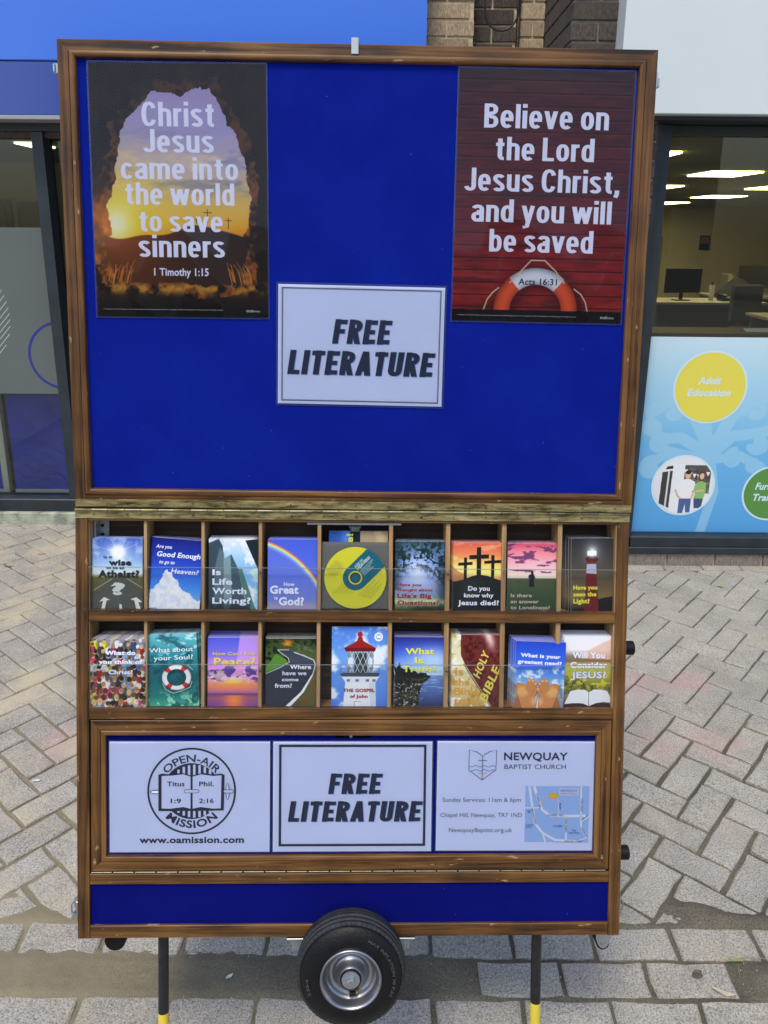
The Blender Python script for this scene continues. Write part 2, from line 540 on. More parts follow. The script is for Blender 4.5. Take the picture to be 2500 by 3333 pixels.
# ------------------------------------------------------------------ condensed grotesque lettering drawn from strokes
def _arc(cx, cy, rx, ry, a0, a1, n=14, e=2.5):
    out = []
    for i in range(n + 1):
        t = rad(a0 + (a1 - a0) * i / n)
        c, s_ = math.cos(t), math.sin(t)
        out.append((cx + rx * math.copysign(abs(c) ** (2 / e), c), cy + ry * math.copysign(abs(s_) ** (2 / e), s_)))
    return out
def _cond(T):
    h = T / 2
    X = .74
    W = .46                                               # width of the lower case bowls
    l, r_, lo, hi = h, W - h, h * .85, X - h * .85
    cx, cy, rx, ry = W / 2, X / 2, (W - T) / 2, X / 2 - h * .85
    G = {}
    G['o'] = ([_arc(cx, cy, rx, ry, 0, 360, 32)], W)
    G['c'] = ([_arc(cx, cy, rx, ry, 38, 322, 28)], W * .96)
    G['e'] = ([_arc(cx, cy, rx, ry, 0, 312, 28), [(l, cy - .01), (r_ + h * .9, cy - .01)]], W)
    G['a'] = ([_arc(cx - .01, X - .20, rx * .96, .20 - h * .85, 165, 0, 12) + [(r_ - .01, 0)], _arc(cx - .01, .215, rx * .98, .215 - h * .8, 30, 330, 22), [(cx - .04, .43), (r_, .43)]], W * .98)
    G['s'] = ([_arc(cx - .01, X - .19, rx * .92, .19 - h * .85, 20, 180, 10) + [(l + .03, X - .27), (cx - .03, X / 2 + .02), (r_ - .04, .27)] + _arc(cx - .01, .19, rx * .92, .19 - h * .85, 0, -160, 10)], W * .95)
    G['n'] = ([[(l, 0), (l, X)], _arc(cx, X - .24, rx, .24 - h * .85, 180, 0, 14) + [(r_, 0)]], W)
    G['h'] = ([[(l, 0), (l, 1.0)], _arc(cx, X - .24, rx, .24 - h * .85, 180, 0, 14) + [(r_, 0)]], W)
    G['u'] = ([[(l, X)] + _arc(cx, .24, rx, .24 - h * .85, 180, 360, 14), [(r_, 0), (r_, X)]], W)
    G['r'] = ([[(l, 0), (l, X)], _arc(l + .17, X - .24, .17, .24 - h * .85, 180, 80, 9)], .30)
    G['m'] = ([[(l, 0), (l, X)], _arc(l + .145, X - .24, .145, .24 - h * .85, 180, 0, 12) + [(l + .29, 0)], _arc(l + .435, X - .24, .145, .24 - h * .85, 180, 0, 12) + [(l + .58, 0)]], .58 + T)
    G['i'] = ([[(l, 0), (l, X)], [(l, .86), (l, .86 + T * .95)]], T)
    G['l'] = ([[(l, 0), (l, 1.0)]], T)
    G['t'] = ([[(.17, .92), (.17, .22)] + _arc(.30, .22, .13, .22 - h * .85, 180, 275, 8), [(.02, X - h * .8), (.32, X - h * .8)]], .34)
    G['d'] = ([_arc(cx, cy, rx, ry, 0, 360, 32), [(r_, 0), (r_, 1.0)]], W)
    G['b'] = ([_arc(cx, cy, rx, ry, 0, 360, 32), [(l, 0), (l, 1.0)]], W)
    G['v'] = ([[(h * .9, X), (.235, 0)], [(.47 - h * .9, X), (.235, 0)]], .47)
    G['w'] = ([[(h * .85, X), (.20, 0)], [(.355, X * .97), (.20, 0)], [(.355, X * .97), (.51, 0)], [(.71 - h * .85, X), (.51, 0)]], .71)
    G['y'] = ([[(h * .9, X), (.245, .03)], [(.47 - h * .9, X), (.20, -.18), (.06, -.20)]], .47)
    G[','] = ([[(.10, .15), (.085, -.03), (.04, -.16)]], .18)
    G['C'] = ([_arc(.265, .5, .265 - h, .5 - h * .85, 28, 332, 30)], .52)
    G['J'] = ([[(.40 - h, 1.0), (.40 - h, .24)] + _arc(.40 - h - .13, .24, .13, .24 - h * .85, 0, -170, 12)], .40)
    G['L'] = ([[(l, 0), (l, 1.0)], [(l, h * .85), (.42, h * .85)]], .42)
    G['B'] = ([[(l, 0), (l, 1.0)], [(l, 1 - h * .85), (.20, 1 - h * .85)] + _arc(.22, .765, .26 - h, .235 - h * .85, 90, -90, 12) + [(l, .53)], [(l, .53), (.20, .53)] + _arc(.22, .265, .28 - h, .265 - h * .85, 90, -90, 12) + [(l, h * .85)]], .50)
    G['F'] = ([[(l, 0), (l, 1.0)], [(l, 1 - h), (.45, 1 - h)], [(l, .51), (.40, .51)]], .45)
    G['E'] = ([[(l, 0), (l, 1.0)], [(l, 1 - h), (.45, 1 - h)], [(l, .5), (.40, .5)], [(l, h), (.45, h)]], .45)
    G['I'] = ([[(l, 0), (l, 1.0)]], T)
    G['T'] = ([[(.23, 0), (.23, 1.0)], [(0, 1 - h), (.46, 1 - h)]], .46)
    G['R'] = ([[(l, 0), (l, 1.0)], [(l, 1 - h), (.20, 1 - h)] + _arc(.22, .73, .27 - h, .27 - h, 90, -90, 12) + [(l, .46)], [(.24, .50), (.50 - h, 0)]], .50)
    G['A'] = ([[(h * .9, 0), (.265, 1.0)], [(.53 - h * .9, 0), (.265, 1.0)], [(.12, .26), (.41, .26)]], .53)
    G['U'] = ([[(l, 1.0), (l, .26)] + _arc(.25, .25, .25 - h, .25 - h * .9, 180, 360, 14) + [(.50 - h, 1.0)]], .50)
    return G
_cg = {}
def ctext(mb, txt, x0, x1, yb, cap, z=0.0, T=.155, gap=.085, shear=0.0):
    if T not in _cg: _cg[T] = _cond(T)
    G = _cg[T]
    x = 0; items = []
    for ch in txt:
        if ch == ' ': x += .22; continue
        st, w_ = G[ch]
        for s_ in st: items.append([(px + x, py) for px, py in s_])
        x += w_ + gap
    W = x - gap
    sx = (x1 - x0 - shear * cap) / W
    for k, s_ in enumerate(items):
        L, R_ = [], []
        closed = math.hypot(s_[0][0] - s_[-1][0], s_[0][1] - s_[-1][1]) < 1e-6 and len(s_) > 3
        n = len(s_)
        for i, p in enumerate(s_):
            if closed: a, b = s_[(i - 1) % (n - 1)], s_[(i + 1) % (n - 1)]
            else: a, b = s_[max(i - 1, 0)], s_[min(i + 1, n - 1)]
            dx, dy = b[0] - a[0], b[1] - a[1]
            l_ = math.hypot(dx, dy) or 1
            t_ = T * (1.0 - .15 * abs(dx / l_))
            if not closed and len(s_) == 2 and abs(dx) > .05 and abs(dy) > .2:      # diagonals end flat on the line
                q = (t_ / 2 * 1.04, 0) if dy < 0 else (-t_ / 2 * 1.04, 0)
                L.append((p[0] + q[0], p[1])); R_.append((p[0] - q[0], p[1])); continue
            nx, ny = -dy / l_ * t_ / 2, dx / l_ * t_ / 2
            L.append((p[0] + nx, p[1] + ny)); R_.append((p[0] - nx, p[1] - ny))
        P_ = [(x0 + px * sx + shear * py * cap, yb + py * cap, z + (k % 7) * 3e-5) for px, py in L + R_]
        mb.add(P_, [(n + i, n + i + 1, i + 1, i) if True else 0 for i in range(n - 1)])
    return mb

INK = {}
def ink(col, rough=0.4):
    k = tuple(col)
    if k not in INK:
        INK[k] = mat("ink %d %d %d" % tuple(int(c) for c in col), S2L(col), rough)
    return INK[k]
# ------------------------------------------------------------------ ground
TH, OX, OY, U = rad(-40.822), 1.5375, 3.6489, 0.1
BAND_Y = 1.582                                            # herringbone starts here, stretcher rows in front
YR, YL = 3.85, 4.39                                       # feet of the right and left shop fronts

def paver_material():
    m, N, L, P = nodes_of("concrete pavers")
    tc = N.new("ShaderNodeTexCoord"); geo = N.new("ShaderNodeNewGeometry"); oi = N.new("ShaderNodeObjectInfo")
    n1 = N.new("ShaderNodeTexNoise"); n1.inputs["Scale"].default_value = 230; n1.inputs["Detail"].default_value = 6; n1.inputs["Roughness"].default_value = 0.75
    L.new(geo.outputs["Position"], n1.inputs["Vector"])
    r1 = N.new("ShaderNodeValToRGB"); e = r1.color_ramp.elements
    e[0].position = 0.36; e[0].color = (0.10, 0.093, 0.080, 1)
    e[1].position = 0.64; e[1].color = (0.58, 0.545, 0.475, 1)
    k = e.new(0.46); k.color = (0.325, 0.302, 0.262, 1)
    L.new(n1.outputs["Fac"], r1.inputs["Fac"])
    n2 = N.new("ShaderNodeTexNoise"); n2.inputs["Scale"].default_value = 7; n2.inputs["Detail"].default_value = 9; n2.inputs["Roughness"].default_value = 0.7
    L.new(geo.outputs["Position"], n2.inputs["Vector"])
    mr = N.new("ShaderNodeMapRange"); mr.inputs["From Min"].default_value = 0.3; mr.inputs["From Max"].default_value = 0.7
    mr.inputs["To Min"].default_value = 0.80; mr.inputs["To Max"].default_value = 1.12
    L.new(n2.outputs["Fac"], mr.inputs["Value"])
    mo = N.new("ShaderNodeMapRange"); mo.inputs["To Min"].default_value = 0.91; mo.inputs["To Max"].default_value = 1.07
    L.new(oi.outputs["Random"], mo.inputs["Value"])
    mm = N.new("ShaderNodeMath"); mm.operation = 'MULTIPLY'
    L.new(mr.outputs[0], mm.inputs[0]); L.new(mo.outputs[0], mm.inputs[1])
    mc = N.new("ShaderNodeVectorMath"); mc.operation = 'SCALE'
    L.new(r1.outputs[0], mc.inputs[0]); L.new(mm.outputs[0], mc.inputs["Scale"])
    # worn red chalk blotches lying across several pavers
    last = mc.outputs[0]
    for cx, cy, rr, st in [(1.195, 2.712, .085, .60), (1.019, 2.70, .055, .42), (1.10, 2.68, .05, .38), (.955, 2.73, .07, .40), (.96, 2.62, .06, .35), (1.111, 2.33, .10, .42), (.935, 2.29, .09, .30), (.925, 2.355, .06, .25), (1.21, 2.323, .05, .35), (1.13, 2.24, .05, .2),
                           (-1.09, 2.31, .085, .42), (-1.09, 2.20, .06, .30), (-1.03, 2.27, .07, .3), (-1.09, 2.37, .05, .2)]:
        d = N.new("ShaderNodeVectorMath"); d.operation = 'DISTANCE'
        d.inputs[1].default_value = (cx, cy, 0)
        L.new(geo.outputs["Position"], d.inputs[0])
        a = N.new("ShaderNodeMath"); a.operation = 'MULTIPLY_ADD'; a.inputs[1].default_value = 0.16
        L.new(n1.outputs["Fac"], a.inputs[0]); L.new(d.outputs["Value"], a.inputs[2])
        q = N.new("ShaderNodeMapRange"); q.inputs["From Min"].default_value = rr * .5 + .08; q.inputs["From Max"].default_value = rr + .09
        q.inputs["To Min"].default_value = st * .7; q.inputs["To Max"].default_value = 0
        L.new(a.outputs[0], q.inputs["Value"])
        x = N.new("ShaderNodeMixRGB"); x.inputs[2].default_value = (0.50, 0.27, 0.265, 1)
        L.new(q.outputs[0], x.inputs[0]); L.new(last, x.inputs[1]); last = x.outputs[0]
    # sandy dust in patches; extra yellow on the left stands in for sunlight
    n4 = N.new("ShaderNodeTexNoise"); n4.inputs["Scale"].default_value = 3.2; n4.inputs["Detail"].default_value = 8; n4.inputs["Roughness"].default_value = 0.65
    L.new(geo.outputs["Position"], n4.inputs["Vector"])
    q = N.new("ShaderNodeMapRange"); q.inputs["From Min"].default_value = 0.48; q.inputs["From Max"].default_value = 0.68; q.inputs["To Max"].default_value = 0.6
    L.new(n4.outputs["Fac"], q.inputs["Value"])
    sx = N.new("ShaderNodeSeparateXYZ"); L.new(geo.outputs["Position"], sx.inputs[0])
    qx = N.new("ShaderNodeMapRange"); qx.inputs["From Min"].default_value = -0.2; qx.inputs["From Max"].default_value = -1.0; qx.inputs["To Min"].default_value = 0.35; qx.inputs["To Max"].default_value = 1.2
    L.new(sx.outputs[0], qx.inputs["Value"])
    qm = N.new("ShaderNodeMath"); qm.operation = 'MULTIPLY'; L.new(q.outputs[0], qm.inputs[0]); L.new(qx.outputs[0], qm.inputs[1])
    x = N.new("ShaderNodeMixRGB"); x.inputs[2].default_value = (0.58, 0.50, 0.33, 1)
    L.new(qm.outputs[0], x.inputs[0]); L.new(last, x.inputs[1])
    L.new(x.outputs[0], P.inputs["Base Color"])
    P.inputs["Roughness"].default_value = 0.9
    P.inputs["Specular IOR Level"].default_value = 0.25
    n3 = N.new("ShaderNodeTexNoise"); n3.inputs["Scale"].default_value = 130; n3.inputs["Detail"].default_value = 8; n3.inputs["Roughness"].default_value = 0.7
    L.new(geo.outputs["Position"], n3.inputs["Vector"])
    b = N.new("ShaderNodeBump"); b.inputs["Strength"].default_value = 0.9; b.inputs["Distance"].default_value = 0.0035
    L.new(n3.outputs["Fac"], b.inputs["Height"]); L.new(b.outputs[0], P.inputs["Normal"])
    return m
M['paver'] = paver_material()

def soil_material():
    m, N, L, P = nodes_of("sandy joint filling")
    geo = N.new("ShaderNodeNewGeometry")
    n1 = N.new("ShaderNodeTexNoise"); n1.inputs["Scale"].default_value = 260; n1.inputs["Detail"].default_value = 6; n1.inputs["Roughness"].default_value = 0.8
    n2 = N.new("ShaderNodeTexNoise"); n2.inputs["Scale"].default_value = 4; n2.inputs["Detail"].default_value = 6
    for n in (n1, n2): L.new(geo.outputs["Position"], n.inputs["Vector"])
    r = N.new("ShaderNodeValToRGB"); e = r.color_ramp.elements
    e[0].position = 0.3; e[0].color = (0.022, 0.019, 0.014, 1)
    e[1].position = 0.7; e[1].color = (0.26, 0.228, 0.160, 1)
    L.new(n1.outputs["Fac"], r.inputs["Fac"])
    mr = N.new("ShaderNodeMapRange"); mr.inputs["From Min"].default_value = 0.35; mr.inputs["From Max"].default_value = 0.65; mr.inputs["To Min"].default_value = 0.62; mr.inputs["To Max"].default_value = 1.15
    L.new(n2.outputs["Fac"], mr.inputs["Value"])
    v = N.new("ShaderNodeVectorMath"); v.operation = 'SCALE'
    L.new(r.outputs[0], v.inputs[0]); L.new(mr.outputs[0], v.inputs["Scale"])
    sx = N.new("ShaderNodeSeparateXYZ"); L.new(geo.outputs["Position"], sx.inputs[0])
    qx = N.new("ShaderNodeMapRange"); qx.inputs["From Min"].default_value = -0.1; qx.inputs["From Max"].default_value = -0.9; qx.inputs["To Min"].default_value = 0.0; qx.inputs["To Max"].default_value = 0.55
    L.new(sx.outputs[0], qx.inputs["Value"])
    ys = N.new("ShaderNodeMixRGB"); ys.inputs[2].default_value = (0.36, 0.31, 0.19, 1)
    L.new(qx.outputs[0], ys.inputs[0]); L.new(v.outputs[0], ys.inputs[1])
    L.new(ys.outputs[0], P.inputs["Base Color"])
    P.inputs["Roughness"].default_value = 0.95
    b = N.new("ShaderNodeBump"); b.inputs["Strength"].default_value = 0.8; b.inputs["Distance"].default_value = 0.003
    L.new(n1.outputs["Fac"], b.inputs["Height"]); L.new(b.outputs[0], P.inputs["Normal"])
    return m
M['soil'] = soil_material()

def clip_poly(p, a, b, c):
    """keep the part of polygon p where a*x + b*y <= c"""
    out = []
    for i in range(len(p)):
        q, r = p[i], p[(i + 1) % len(p)]
        dq, dr = a * q[0] + b * q[1] - c, a * r[0] + b * r[1] - c
        if dq <= 0: out.append(q)
        if (dq < 0) != (dr < 0) and dq != dr:
            t = dq / (dq - dr)
            out.append((q[0] + (r[0] - q[0]) * t, q[1] + (r[1] - q[1]) * t))
    return out

def area(p): return 0.5 * sum(p[i][0] * p[(i + 1) % len(p)][1] - p[(i + 1) % len(p)][0] * p[i][1] for i in range(len(p)))

def inset(p, d):
    n = len(p); out = []
    for i in range(n):
        a, b, c = p[i - 1], p[i], p[(i + 1) % n]
        e1 = Vector((b[0] - a[0], b[1] - a[1])); e2 = Vector((c[0] - b[0], c[1] - b[1]))
        if e1.length < 1e-6 or e2.length < 1e-6: continue
        e1.normalize(); e2.normalize()
        n1 = Vector((-e1.y, e1.x)); n2 = Vector((-e2.y, e2.x))
        k = n1 + n2
        den = 1 + n1.dot(n2)
        if den < 0.15: den = 0.15
        k = k / den
        out.append((b[0] + k.x * d, b[1] + k.y * d))
    return out

def paver_geo(p, rng, gap=0.004, rough=0.0012, h=0.03, sub=4):
    """worn concrete block from a plan polygon: jittered rim, chamfered edge"""
    q = inset(p, gap)
    if len(q) < 3 or area(q) < 2e-4: return None
    rim = []
    for i in range(len(q)):
        a, b = q[i], q[(i + 1) % len(q)]
        l = math.hypot(b[0] - a[0], b[1] - a[1])
        k = max(1, min(sub, int(l / 0.030)))
        for s_ in range(k):
            t = s_ / k
            rim.append((a[0] + (b[0] - a[0]) * t + rng.uniform(-rough, rough), a[1] + (b[1] - a[1]) * t + rng.uniform(-rough, rough)))
    cx = sum(a[0] for a in rim) / len(rim); cy = sum(a[1] for a in rim) / len(rim)
    n = len(rim)
    def sc(pt, d):
        vx, vy = cx - pt[0], cy - pt[1]; l = math.hypot(vx, vy) or 1
        return (pt[0] + vx / l * d, pt[1] + vy / l * d)
    top = [(*sc(a, 0.0045 + rng.uniform(0, .0015)), 0.0) for a in rim]
    mid = [(a[0], a[1], -0.0035 - rng.uniform(0, .001)) for a in rim]
    bot = [(a[0], a[1], -h) for a in rim]
    vv = top + mid + bot
    fs = [tuple(range(n))]
    for i in range(n):
        j = (i + 1) % n
        fs += [(j, i, n + i, n + j), (n + j, n + i, 2 * n + i, 2 * n + j)]
    fs = [fs[0]] + [tuple(reversed(f)) for f in fs[1:]]
    return vv, fs

rng = random.Random(11)
ca, sa = math.cos(TH), math.sin(TH)
def lat(i, j): return (OX + U * (ca * i - sa * j), OY + U * (sa * i + ca * j))

plans = []                                               # (polygon, row kind)
for n in range(-75, 60):
    for m_ in range(-40, 40):
        for kind in (0, 1):
            i, j = n - 2 * m_, -n - 2 * m_
            if kind == 0: c = [(i, j - 1), (i + 2, j - 1), (i + 2, j), (i, j)]
            else: c = [(i + 1, j - 4), (i + 2, j - 4), (i + 2, j - 2), (i + 1, j - 2)]
            P_ = [lat(*q) for q in c]
            cx = sum(q[0] for q in P_) / 4; cy = sum(q[1] for q in P_) / 4
            if not (-2.75 < cx < 2.7 and 1.5 < cy < 4.4): continue
            P_ = clip_poly(P_, 0, -1, -BAND_Y - 0.002)
            if cx > 0.76: P_ = clip_poly(P_, 0, 1, YR - 0.105)
            else:
                P_ = clip_poly(P_, 0, 1, YL - 0.105)
            if len(P_) >= 3 and area(P_) > 0.0012: plans.append((P_, 'h'))
def row(y0, y1, x0, x1, ph, L=0.1997, drop=()):
    k = math.floor((x0 - ph) / L)
    x = ph + k * L
    while x < x1:
        if not any(a < x + L / 2 < b for a, b in drop):
            plans.append(([(x, y0), (x + L, y0), (x + L, y1), (x, y1)], 'r'))
        x += L
row(1.485, 1.582, -2.4, 2.4, 0.722)
row(1.388, 1.485, -2.4, 2.4, 0.628, drop=((-2.4, 0.22), (0.86, 1.35)))
row(1.291, 1.388, -2.4, 2.4, 0.722)
row(1.194, 1.291, -2.4, 2.4, 0.628)
row(1.097, 1.194, -2.4, 2.4, 0.722)
row(YR - 0.103, YR - 0.006, 0.80, 2.7, 1.05)
row(YL - 0.103, YL - 0.006, -2.75, 0.72, 0.1)

road = empty("pavement", None)
tag(road, kind='structure')
base = MB()
base.quad((-12, -18, -0.016), (12, -18, -0.016), (12, 8, -0.016), (-12, 8, -0.016))
base.build("joint_bed", M['soil'], road)

def seen(x, y):
    """rough test: does the photograph show this spot of ground?"""
    cs_, sn_ = math.cos(PITCH), math.sin(PITCH)
    d = y * cs_ + EYE * sn_; up = y * sn_ - EYE * cs_
    u = 384 + 792.72 * x / d; v = 455 - 792.72 * up / d
    if not (-12 < u < 780 and v < 1045): return False
    return not (80 < u < 612 and v < 930)
scored = []
for P_, kd in plans:
    cx = sum(q[0] for q in P_) / len(P_); cy = sum(q[1] for q in P_) / len(P_)
    scored.append((0 if seen(cx, cy) else 1, math.hypot(cx, cy), P_, cx, cy, kd))
scored.sort(key=lambda t: (t[0], t[1]))
shared = {}
rest = MB()
for idx, (_, _, P_, cx, cy, kd) in enumerate(scored):
    near = cy < 2.4
    if idx < 296:
        L0 = [(q[0] - cx, q[1] - cy) for q in P_]
        full = len(P_) == 4 and abs(area(P_) - 0.02) < 1e-4
        key = None
        if full:
            ang = 0 if abs(L0[1][0] - L0[0][0]) > 0 and kd == 'r' else (1 if abs(math.hypot(L0[1][0] - L0[0][0], L0[1][1] - L0[0][1]) - 0.2) < 1e-3 else 2)
            key = (ang, near, rng.randrange(7))
        if key is None or key not in shared:
            g = paver_geo(L0, rng, gap=0.0056 if near else 0.0030, rough=0.0030 if near else 0.0015)
            if g is None: continue
            me = MB().add(*g).mesh("paver", M['paver'])
            if key: shared[key] = me
        else: me = shared[key]
        o = new_obj("paver", me, road)
        o.location = (cx, cy, rng.uniform(-0.0016, 0.0016))
        o.rotation_euler = (rng.uniform(-.006, .006), rng.uniform(-.006, .006), rng.uniform(-.004, .004))
    else:
        g = paver_geo(P_, rng, sub=2)
        if g:
            dz = rng.uniform(-0.0015, 0.0015)
            rest.add([(x, y, z + dz) for x, y, z in g[0]], g[1])
tag(rest.build("far_pavers", M['paver'], road), kind='stuff')
# outer paving beyond what is laid block by block
out = MB()
for x0, x1, y0, y1 in ((-12, -2.9, -18, 4.3), (2.9, 12, -18, 3.8), (-2.9, 2.9, -18, 1.09)):
    out.quad((x0, y0, -0.004), (x1, y0, -0.004), (x1, y1, -0.004), (x0, y1, -0.004))
out.build("outer_paving", M['paver'], road)

# sand and dirt filling the joints, heaped over the sunken course
def dirt():
    nx, ny = 430, 118
    x = np.linspace(-1.45, 1.45, nx); y = np.linspace(1.08, 1.80, ny)
    r = np.random.default_rng(5)
    X, Y = np.meshgrid(x, y)
    def fb(ny_, nx_, o):
        t = np.zeros((ny, nx)); a = 1; tot = 0
        for _ in range(o):
            t += a * vnoise(ny, nx, ny_, nx_, r); tot += a; a *= .6; ny_ *= 2; nx_ *= 2
        return t / tot - .5
    z = -0.0075 + 0.0055 * fb(10, 40, 4) + 0.0042 * fb(55, 200, 2)
    def bump(cx, cy, rx, ry, h, p=2):
        return h * np.exp(-((np.abs(X - cx) / rx) ** p + (np.abs(Y - cy) / ry) ** p))
    wob = 0.012 * fb(6, 30, 4) * 2
    z += 0.0125 * np.exp(-((Y + wob - 1.436) / 0.056) ** 6) * (1 / (1 + np.exp((X - 0.20) / 0.03)))
    z += 0.0115 * np.exp(-((Y + wob - 1.430) / 0.050) ** 6) * (1 / (1 + np.exp(-(X - 0.868) / 0.015)))
    z += bump(.73, 1.452, .09, .03, .010) * (1 + 2 * fb(20, 90, 3)) + bump(-.55, 1.50, .5, .012, .006) + bump(-.86, 1.60, .12, .035, .011) + bump(-.64, 1.62, .09, .04, .012) + bump(-.95, 1.66, .04, .03, .009)
    z += bump(.80, 1.640, .085, .026, .015) + bump(.90, 1.605, .13, .020, .015) + bump(.60, 1.585, .2, .010, .006) + bump(.96, 1.39, .06, .012, .008)
    z += 0.0035 * np.exp(-((Y - 1.39) / .012) ** 2) + 0.003 * np.exp(-((Y - 1.585) / .014) ** 2)
    edge = np.minimum(np.minimum(X + 1.45, 1.45 - X), np.minimum(Y - 1.08, 1.80 - Y))
    z = np.where(edge < 0.02, np.minimum(z, -0.009), z)
    vv = np.stack([X.ravel(), Y.ravel(), z.ravel()], 1)
    idx = np.arange(nx * ny).reshape(ny, nx)
    f = np.stack([idx[:-1, :-1].ravel(), idx[:-1, 1:].ravel(), idx[1:, 1:].ravel(), idx[1:, :-1].ravel()], 1)
    me = bpy.data.meshes.new("joint_dirt")
    me.from_pydata(vv.tolist(), [], f.tolist())
    me.polygons.foreach_set("use_smooth", [True] * len(f))
    me.materials.append(M['soil'])
    return tag(new_obj("joint_dirt", me), "dirt and sand heaped over the sunken row of paving", "dirt", kind='stuff')
dirt()
# finer sand in the remaining joints
sb = MB()
for x0, x1, y0, y1 in ((-2.9, 2.9, 1.80, 4.5), (-2.9, -1.45, 1.08, 1.8), (1.45, 2.9, 1.08, 1.8)):
    sb.quad((x0, y0, -0.0105), (x1, y0, -0.0105), (x1, y1, -0.0105), (x0, y1, -0.0105))
sb.build("joint_sand", M['soil'], road)
# stones and grit
grit = MB()
for _ in range(420):
    u_ = rng.random()
    if u_ < .6: x, y = rng.uniform(-1.2, 1.25), rng.gauss(1.44, .05)
    else: x, y = rng.uniform(-1.5, 1.5), rng.uniform(1.2, 2.6)
    s_ = rng.uniform(.0006, .0020)
    z = 0.002 if 1.38 < y < 1.5 else 0.0
    grit.add([(x - s_, y - s_, z - .001), (x + s_ * 1.2, y - s_ * .6, z - .001), (x + s_ * .3, y + s_, z - .001), (x, y, z + s_ * 1.3)],
             [(0, 1, 3), (1, 2, 3), (2, 0, 3)])
tag(grit.build("gravel", mat("pale grit", (0.45, 0.42, 0.36), 0.9)), "tiny pale stones scattered on the paving", "gravel", kind='stuff')

def leaf(name, x, y, z, L_, wd, rz, col, label, cat, curl=0.15):
    mb = MB(); n = 7; vv = []; fs = []
    for i in range(n):
        t = i / (n - 1); ww = wd * math.sin(math.pi * min(.98, max(.03, t)) ** .8) * .5
        for k in (-1, 0, 1):
            vv.append(((t - .5) * L_, k * ww + .1 * wd * math.sin(t * 5), 0.0015 + curl * L_ * (t - .5) ** 2 + (0.0008 * abs(k)) + .02 * L_ * math.sin(9 * t + k)))
    for i in range(n - 1):
        for k in range(2):
            a = i * 3 + k
            fs.append((a, a + 3, a + 4, a + 1))
    mb.add(vv, fs, True)
    o = mb.build(name, mat(name + " tissue", col, .7, var=.3, vscale=90), None, Matrix.Translation((x, y, z)) @ Matrix.Rotation(rz, 4, 'Z'))
    return tag(o, label, cat)
leaf("dry_leaf", .787, 1.399, .003, .052, .012, -.35, (.50, .44, .30), "pale curled dry leaf in the joint right of the wheel", "leaf", .6)
leaf("dry_leaf", -1.90, 3.71, 0, .05, .012, .1, (.16, .07, .035), "brown dead leaf on the paving left of the cart", "leaf")
leaf("dry_leaf", -1.80, 3.87, 0, .045, .011, .3, (.12, .06, .035), "small rust brown leaf in a joint near the left shop", "leaf")
leaf("yellow_leaf", 1.653, 3.556, 0, .035, .02, .2, (.45, .36, .08), "tiny yellow leaf on the pavers before the right shop", "leaf")
leaf("paper_scrap", -1.079, 2.10, .001, .026, .010, .25, (.75, .74, .70), "white scrap on the paving left of the cart", "litter", .1)
leaf("paper_scrap", -.347, 1.428, .006, .020, .009, .8, (.72, .72, .70), "white scrap in the dirt between leg and wheel", "litter", .3)
tw = MB()
tw.tube([(.822, 1.479, .006), (.845, 1.482, .010), (.870, 1.488, .012), (.90, 1.488, .011), (.94, 1.483, .007)], [.0010, .0012, .0010, .0008, .0004], 6)
tw_o = tw.build("twig", mat("dry straw", (.30, .26, .15), .8))
tag(tw_o, "thin straw coloured twig with a green tip on the dirt", "twig")
for k in range(6):
    b_ = MB(); x = .826 + k * .006
    b_.add([(x, 1.480, .009), (x + .006, 1.4855 + .001 * (k % 2), .012), (x + .008, 1.481, .011), (x + .004, 1.477, .009)], [(0, 3, 2, 1)])
    b_.build("bud", mat("green bud", (.20, .24, .06), .7), tw_o)
for k, (x, y, a) in enumerate([(.70, 1.465, .3), (.725, 1.452, -.2), (.75, 1.46, .1), (.71, 1.44, .5), (.745, 1.447, -.4), (.845, 1.455, 1.3), (.79, 1.475, .1)]):
    l = .010 + .004 * (k % 3)
    o = MB().tube([(-l, 0, .007), (0, .002, .011), (l, 0, .008)], [.0003, .0005, .0003], 5).build("straw", tw_o.data.materials[0], None, Matrix.Translation((x, y, 0)) @ Matrix.Rotation(a, 4, 'Z'))
    tag(o, "loose dry straw lying on the dirty patch right of the cart", "straw", "dry straws on the dirt patch")

# ------------------------------------------------------------------ brickwork
def brick_mat(name, d, m1, l):
    m, N, L, P = nodes_of(name)
    geo = N.new("ShaderNodeNewGeometry"); oi = N.new("ShaderNodeObjectInfo")
    mp = N.new("ShaderNodeMapping"); mp.inputs["Scale"].default_value = (60, 60, 22)
    L.new(geo.outputs["Position"], mp.inputs["Vector"])
    n1 = N.new("ShaderNodeTexNoise"); n1.inputs["Scale"].default_value = 2.2; n1.inputs["Detail"].default_value = 7; n1.inputs["Roughness"].default_value = .7
    L.new(mp.outputs[0], n1.inputs["Vector"])
    r = N.new("ShaderNodeValToRGB"); e = r.color_ramp.elements
    e[0].position = .32; e[0].color = d + (1,)
    e[1].position = .72; e[1].color = l + (1,)
    k = e.new(.5); k.color = m1 + (1,)
    L.new(n1.outputs["Fac"], r.inputs["Fac"])
    mo = N.new("ShaderNodeMapRange"); mo.inputs["To Min"].default_value = .75; mo.inputs["To Max"].default_value = 1.2
    L.new(oi.outputs["Random"], mo.inputs["Value"])
    v = N.new("ShaderNodeVectorMath"); v.operation = 'SCALE'
    L.new(r.outputs[0], v.inputs[0]); L.new(mo.outputs[0], v.inputs["Scale"]); L.new(v.outputs[0], P.inputs["Base Color"])
    P.inputs["Roughness"].default_value = .85
    b = N.new("ShaderNodeBump"); b.inputs["Strength"].default_value = .8; b.inputs["Distance"].default_value = .004
    L.new(n1.outputs["Fac"], b.inputs["Height"]); L.new(b.outputs[0], P.inputs["Normal"])
    return m
